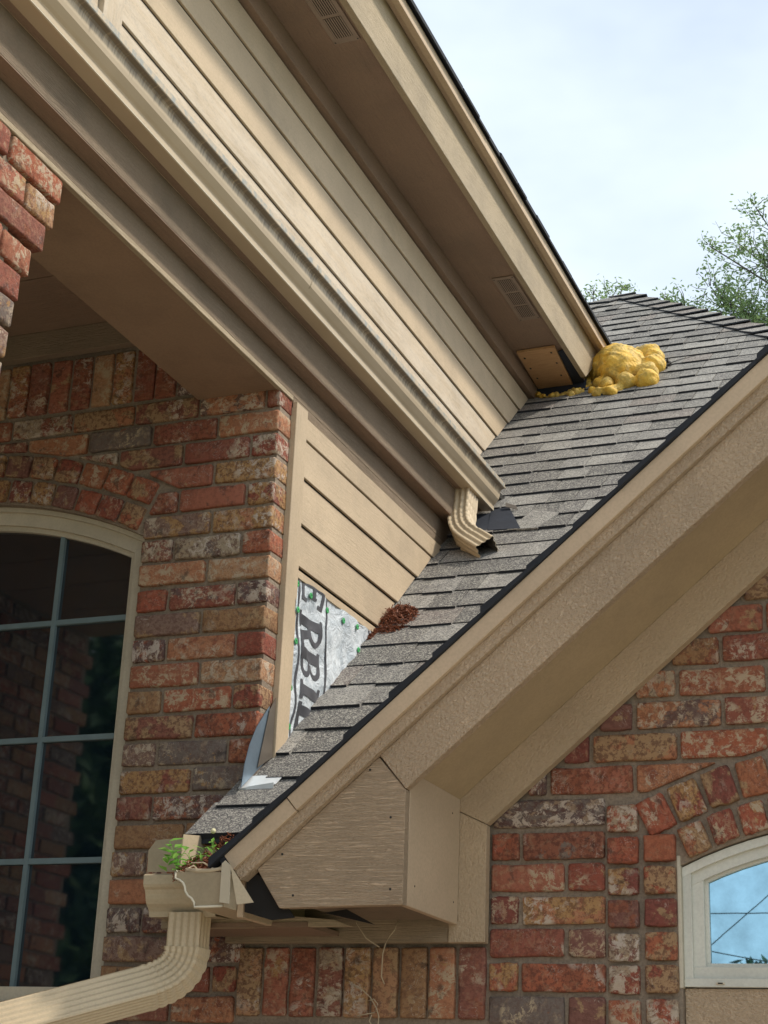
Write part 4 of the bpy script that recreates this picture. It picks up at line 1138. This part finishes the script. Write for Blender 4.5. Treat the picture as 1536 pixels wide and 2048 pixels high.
# ------------------------------------------------------------------ expanding foam
LUMPS = [(-1.545, 6.325, 3.138, .086), (-1.515, 6.265, 3.085, .075), (-1.600, 6.335, 3.130, .060), (-1.5050, 6.37, 3.165, .062),
         (-1.4463, 6.5236, 3.2700, .046), (-1.415, 6.470, 3.225, .040), (-1.3952, 6.3477, 3.1272, .046), (-1.3853, 6.1800, 2.9880, .042), (-1.400, 6.26, 3.055, .042), (-1.4918, 6.5447, 3.2837, .036),
         (-1.4735, 6.1676, 2.9830, .036), (-1.574, 6.1291, 2.9306, .020), (-1.5474, 6.1257, 2.9279, .020), (-1.5217, 6.1172, 2.923, .023), (-1.4994, 6.1395, 2.9392, .021), (-1.5955, 6.1291, 2.9266, .014),
         (-1.560, 6.185, 2.985, .030), (-1.6059, 6.2373, 3.0229, .025), (-1.590, 6.28, 3.10, .030), (-1.545, 6.24, 3.10, .026), (-1.6896, 6.4056, 3.1489, .010), (-1.6743, 6.33, 3.0883, .011), (-1.6552, 6.2576, 3.0293, .011), (-1.6142, 6.1678, 2.9602, .015)]
def blob(name, lumps, mat, vox, label, cat):
    mb = bpy.data.metaballs.new('m'); mb.resolution = vox; mb.render_resolution = vox; mb.threshold = .22
    c0 = Vector(lumps[0][:3])
    for (a, b, c, r) in lumps:
        e = mb.elements.new(); e.co = Vector((a, b, c))-c0; e.radius = r*1.6; e.stiffness = 2.0
    ob = bpy.data.objects.new('foam_source', mb); COL.objects.link(ob); bpy.context.view_layer.update()
    dg = bpy.context.evaluated_depsgraph_get()
    me = bpy.data.meshes.new_from_object(ob.evaluated_get(dg)); bpy.data.objects.remove(ob); bpy.data.metaballs.remove(mb)
    me.name = name
    for v in me.vertices:
        w = v.co+c0; n = v.normal
        v.co += n*(.0045*math.sin(w.x*85+2*math.sin(w.z*60))*math.sin(w.y*70+w.z*50)+.0014*math.sin(w.x*260)*math.sin(w.z*240+w.y*200))
    o = mesh_obj(name, me, mat, None, Matrix.Translation(c0+Vector((0, 0, DZ))), True)
    return tag(o, label, cat)
extra = []
for i in range(16):
    t_ = i/15; extra.append((-1.69+.02*math.sin(i*2), 6.42-.26*t_, zr(6.42-.26*t_)+.012, .010+.004*rnd.random()))
blob('foam_blob', LUMPS+extra, M['foam'], .006, 'big lumpy yellow spray foam blob on shingles at the upper eave end', 'spray foam')
bead = []
pth = [(-1.895, 6.262, 3.030), (-1.870, 6.207, 2.990), (-1.837, 6.175, 2.962), (-1.801, 6.165, 2.956), (-1.771, 6.172, 2.962), (-1.74, 6.179, 2.968), (-1.709, 6.187, 2.975), (-1.68, 6.200, 2.986), (-1.655, 6.206, 2.990)]
for i in range(len(pth)-1):
    for t_ in (0, .33, .66):
        p = Vector(pth[i]).lerp(Vector(pth[i+1]), t_); bead.append((p.x, p.y+rnd.uniform(-.008, .008), p.z+rnd.uniform(-.003, .007), rnd.uniform(.005, .010)))
blob('foam_bead', bead, M['foam'], .006, 'thin knobbly line of yellow foam under the plywood patch', 'spray foam')
# dark debris behind the foam
tw = [tube(None, [(-1.372, 6.385, 3.135), (-1.33, 6.44, 3.182), (-1.30, 6.47, 3.205), (-1.24, 6.50, 3.228)], .003, None, n=5, taper=.3)]
for i in range(14):
    a = Vector((-1.375+rnd.uniform(-.02, .035), 6.40+rnd.uniform(-.05, .05), 0)); a.z = zr(a.y)+.012
    tw.append(tube(None, [a, a+Vector((rnd.uniform(-.03, .03), rnd.uniform(-.03, .03), rnd.uniform(0, .025)))], .006, None, n=5))
V_, F_ = merge(tw); tag(fromdata('twig_debris', V_, F_, M['nail'], None), 'dark twig and leaf litter caught behind the foam blob', 'debris')

# ------------------------------------------------------------------ needle clumps, seedlings, vine
def needles(n, cen, sx, sy, h, onroof=True, size=.02):
    L = []
    for i in range(n):
        r = math.sqrt(rnd.random()); an = rnd.uniform(0, 2*math.pi)
        x = cen[0]+sx*r*math.cos(an); y = cen[1]+sy*r*math.sin(an)
        zb = (zr(y)+.006 if onroof else cen[2])+h*(1-r*r)*rnd.random()
        d = Vector((rnd.uniform(-1, 1), rnd.uniform(-1, 1), rnd.uniform(-.35, .6))).normalized()*size*rnd.uniform(.4, 1.1)
        p = Vector((x, y, zb)); bdn = Vector((rnd.uniform(-1, 1), rnd.uniform(-1, 1), rnd.uniform(-1, 1)))*size*.3
        L.append(tube(None, [p-d*.5, p+bdn*.5, p+d*.5], size*.055, None, n=3))
    return merge(L)
V_, F_ = needles(620, (-1.700, 4.245), .058, .075, .040, True, .026)
tag(fromdata('needle_clump', V_, F_, M['needle'], None), 'rust brown clump of needles on shingles at the lower siding edge', 'debris')
V_, F_ = needles(60, (-1.745, 4.16), .012, .03, .012, True, .03)
tag(fromdata('needle_clump', V_, F_, M['needle'], None), 'sparse dark needles trailing under the last siding board', 'debris')
V_, F_ = needles(700, (-1.70, 3.19, .487), .055, .085, .060, False, .024)
V2, F2 = needles(600, (-1.688, 3.270, .520), .050, .050, .085, False, .024)
V_, F_ = merge([(V_, F_), (V2, F2)])
tag(fromdata('gutter_litter', V_, F_, M['needle'], None), 'rust brown leaf litter heaped in the corner gutter', 'debris')
L = []
for i in range(16):
    p = Vector((rnd.uniform(-1.735, -1.63), rnd.uniform(3.11, 3.2), .497)); d = Vector((rnd.uniform(-1, 1), rnd.uniform(-.5, .5), rnd.uniform(-.1, .5)))*.05
    L.append(tube(None, [p, p+d*.5+Vector((0, 0, .008)), p+d], .0022, None, n=5, taper=.5))
L.append(tube(None, [(-1.70, 3.108, .497), (-1.67, 3.100, .494), (-1.64, 3.100, .494), (-1.605, 3.104, .499)], .0055, None, n=7, taper=.7))
V_, F_ = merge(L); tag(fromdata('dry_twigs', V_, F_, M['twigpale'], None), 'pale dry twigs lying across the gutter litter', 'debris')
def leaf(p, d, up, L_, w):
    d = Vector(d).normalized(); s = d.cross(Vector(up)).normalized(); p = Vector(p); n = s.cross(d)
    return [p, p+d*L_*.45+s*w+n*w*.3, p+d*L_, p+d*L_*.45-s*w+n*w*.3], [(0, 1, 2, 3)]
# seedlings
for si, (bx_, by_, hh, lab) in enumerate(((-1.745, 3.15, .085, 'broad leaved green seedling at the left end of the gutter'), (-1.715, 3.16, .075, 'spindly green seedling in the middle of the gutter litter'), (-1.685, 3.20, .095, 'tall thin sprout with cream bud beside the roof edge'))):
    S = empty('seedling', (bx_, by_, .49), lab, 'seedling', 'seedlings in the gutter')
    L = []; LV = []
    for i in range(5 if si < 2 else 4):
        an = rnd.uniform(0, 2*math.pi); tip = Vector((bx_+.022*math.cos(an), by_+.022*math.sin(an), .49+hh*rnd.uniform(.6, 1.05)))
        L.append(tube(None, [(bx_, by_, .485), (bx_+.006*math.cos(an), by_, .49+hh*.4), tip], .0013, None, n=5, taper=.6))
        for q in range(5):
            a2_ = rnd.uniform(0, 2*math.pi)
            v, f = leaf(tip-Vector((0, 0, .012*q)), (math.cos(a2_), math.sin(a2_), rnd.uniform(-.1, .5)), (0, 0, 1), (.026 if si else .034)*rnd.uniform(.7, 1.2), (.0042 if si else .0085))
            LV.append(([tuple(x_) for x_ in v], f))
    V_, F_ = merge(L); fromdata('stem', V_, F_, M['sprout'], S)
    V_, F_ = merge(LV); fromdata('foliage', V_, F_, M['sprout'], S)
    if si == 2:
        bm = bmesh.new(); bmesh.ops.create_icosphere(bm, subdivisions=2, radius=.006, matrix=Matrix.Translation((bx_-.012, by_+.01, .49+hh+.012+DZ))); me = bpy.data.meshes.new('bud'); bm.to_mesh(me); bm.free()
        o = bpy.data.objects.new('bud', me); me.materials.append(M['petal']); link(o, Matrix.Identity(4), S)
# dry vine strands under the box
v1 = [(-1.454, 3.46, .44), (-1.450, 3.452, .428), (-1.437, 3.45, .412), (-1.424, 3.45, .395), (-1.412, 3.462, .386), (-1.398, 3.466, .378)]
v2 = [(-1.352, 3.46, .44), (-1.352, 3.452, .43), (-1.357, 3.45, .412), (-1.369, 3.45, .40), (-1.378, 3.45, .382), (-1.384, 3.452, .362), (-1.388, 3.46, .34), (-1.392, 3.47, .315), (-1.388, 3.478, .30)]
v3 = [(-1.46, 3.478, .296), (-1.44, 3.478, .288), (-1.42, 3.478, .272), (-1.405, 3.478, .25), (-1.398, 3.478, .232), (-1.40, 3.478, .20)]
V_, F_ = merge([tube(None, v, r, None, n=5) for v, r in ((v1, .0013), (v2, .0015))])
tag(fromdata('vine_strand', V_, F_, M['twigpale'], None, True), 'two thin pale strands hanging below the boxed return', 'vine')
v4 = [(-1.425, 3.478, .264), (-1.41, 3.474, .268), (-1.402, 3.478, .258), (-1.408, 3.478, .24), (-1.43, 3.478, .236), (-1.45, 3.48, .232)]
v5 = [(-1.415, 3.478, .235), (-1.42, 3.478, .222), (-1.41, 3.478, .205), (-1.395, 3.478, .19)]
V_, F_ = merge([tube(None, v, .0013, None, n=5) for v in (v3, v4, v5)])
tag(fromdata('vine_strand', V_, F_, M['twigpale'], None, True), 'dry vine tendrils clinging to the soldier bricks', 'vine')

# ------------------------------------------------------------------ trees beyond the roof
def tree(base, trunk_top, blobs, leaves, leafsize, mat, label, seed, clear=.0, twig_r=.0045, group='trees'):
    R_ = random.Random(seed)
    T_ = empty('tree', (base[0], base[1], -DZ), label, 'tree', group)
    tubes = [tube(None, [base, Vector(base).lerp(Vector(trunk_top), .5)+Vector((.1, .05, 0)), trunk_top], .16, None, n=8, taper=.5)]
    LV = []
    per = sum(b[3]*b[3] for b in blobs)
    for (bx_, by_, bz_, r, dens) in blobs:
        root = Vector(trunk_top); c = Vector((bx_, by_, bz_))
        mid = root.lerp(c, .55)+Vector((R_.uniform(-.2, .2), R_.uniform(-.2, .2), .15))
        tubes.append(tube(None, [root, mid, c], .020, None, n=6, taper=.25))
        nt = int(dens*r*r*120)+8
        for i in range(nt):
            d = Vector((R_.gauss(0, 1), R_.gauss(0, 1), R_.gauss(0, 1))).normalized()
            st = mid.lerp(c, R_.uniform(.3, 1)) if R_.random() < .4 else c+d*r*.15
            en = c+d*r*R_.uniform(.55, 1.05)
            bnd = (en-st).cross(Vector((R_.uniform(-1, 1), R_.uniform(-1, 1), 1))).normalized()*(en-st).length*.15
            pts = [st, st.lerp(en, .5)+bnd, en]
            tubes.append(tube(None, pts, twig_r, None, n=4, taper=.3))
            nl = int(leaves*(en-st).length)
            for j in range(nl):
                t_ = R_.uniform(.2, 1.05)
                p = pts[0]*(1-t_)**2+pts[1]*2*t_*(1-t_)+pts[2]*t_*t_
                p = p+Vector((R_.gauss(0, 1), R_.gauss(0, 1), R_.gauss(0, 1)))*.03
                dd = Vector((R_.gauss(0, 1), R_.gauss(0, 1), R_.gauss(0, .7)))
                if dd.length < .1: continue
                v, f = leaf(p, dd, (R_.gauss(0, 1), R_.gauss(0, 1), R_.gauss(0, 1)+.01), leafsize*R_.uniform(.6, 1.3), leafsize*.2)
                LV.append(([tuple(x_) for x_ in v], f))
    V_, F_ = merge(tubes); fromdata('trunk', V_, F_, M['bark'], T_, True)
    V_, F_ = merge(LV); fromdata('crown', V_, F_, mat, T_)
tree((-.9, 14.2, -1.9), (-1.1, 14.1, 6.2), [(-2.35, 14, 7.35, .50, 1.9), (-2.0, 14, 7.8, .42, 1.3), (-2.25, 14.1, 8.15, .33, .9), (-2.05, 14, 8.45, .22, .8), (-2.75, 14, 7.45, .30, 1.1), (-2.98, 14, 7.62, .13, 1.4), (-2.50, 14, 7.62, .3, 1.2), (-2.52, 14.1, 8.16, .16, .9), (-1.85, 14, 7.2, .5, 1.9), (-1.6, 14.1, 8.0, .5, 1.0), (-1.3, 14, 7.5, .6, 1.2), (-.8, 14, 7.9, .7, .9), (-2.1, 13.9, 7.15, .42, 1.8), (-1.75, 14, 8.5, .35, .9), (-1.2, 14.2, 8.6, .6, .8)],
     62, .050, M['leaf'], 'leafy green tree rising at the right behind the roof', 11)
tree((-3.5, 14.4, -1.9), (-3.5, 14.3, 5.8), [(-3.48, 14, 7.70, .20, 1.7), (-3.36, 14, 7.80, .14, 1.3), (-3.66, 14, 7.74, .17, 1.3), (-3.5, 14, 7.4, .4, 1.4), (-3.95, 14.2, 7.5, .35, 1.1)],
     62, .046, M['leaf'], 'small tree top showing over the roof peak', 12)
# dark trees across the street, mirrored in the arched window
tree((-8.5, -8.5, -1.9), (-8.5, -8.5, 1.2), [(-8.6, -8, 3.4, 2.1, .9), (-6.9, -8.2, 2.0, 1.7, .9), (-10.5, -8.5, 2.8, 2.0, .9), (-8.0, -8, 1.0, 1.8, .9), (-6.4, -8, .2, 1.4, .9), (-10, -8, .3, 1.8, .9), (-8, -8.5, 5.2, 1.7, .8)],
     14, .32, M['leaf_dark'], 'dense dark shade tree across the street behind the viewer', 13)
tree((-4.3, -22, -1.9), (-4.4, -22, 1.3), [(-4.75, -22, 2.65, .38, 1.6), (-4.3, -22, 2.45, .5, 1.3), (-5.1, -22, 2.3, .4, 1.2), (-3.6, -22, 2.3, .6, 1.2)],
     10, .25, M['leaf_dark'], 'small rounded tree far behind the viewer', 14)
# service wires behind the viewer (they mirror in the small blue window)
for i, (a, b, sag) in enumerate((((-5.6, -8.5, -.35), (1.5, -8.5, 5.6), .12), ((-6.2, -8.6, -.6), (2.5, -8.6, 4.9), .30), ((-9, -8.5, 2.05), (3.0, -8.5, 2.0), .02), ((-9, -8.7, 3.0), (3.0, -8.7, .75), .20))):
    pts = []
    for j in range(17):
        t_ = j/16; p = Vector(a).lerp(Vector(b), t_); p.z -= sag*4*t_*(1-t_); pts.append(p)
    o = tube('service_wire', pts, .0055, M['nail'], None, 5)
    tag(o, ('lowest steep', 'uppermost steep', 'level', 'downward sloping')[i]+' overhead service wire mirrored in the small window', 'wire', 'overhead wires')

bpy.context.view_layer.update()
print('bricks', len([o for o in bpy.data.objects if o.name.split('.')[0]=='brick']))
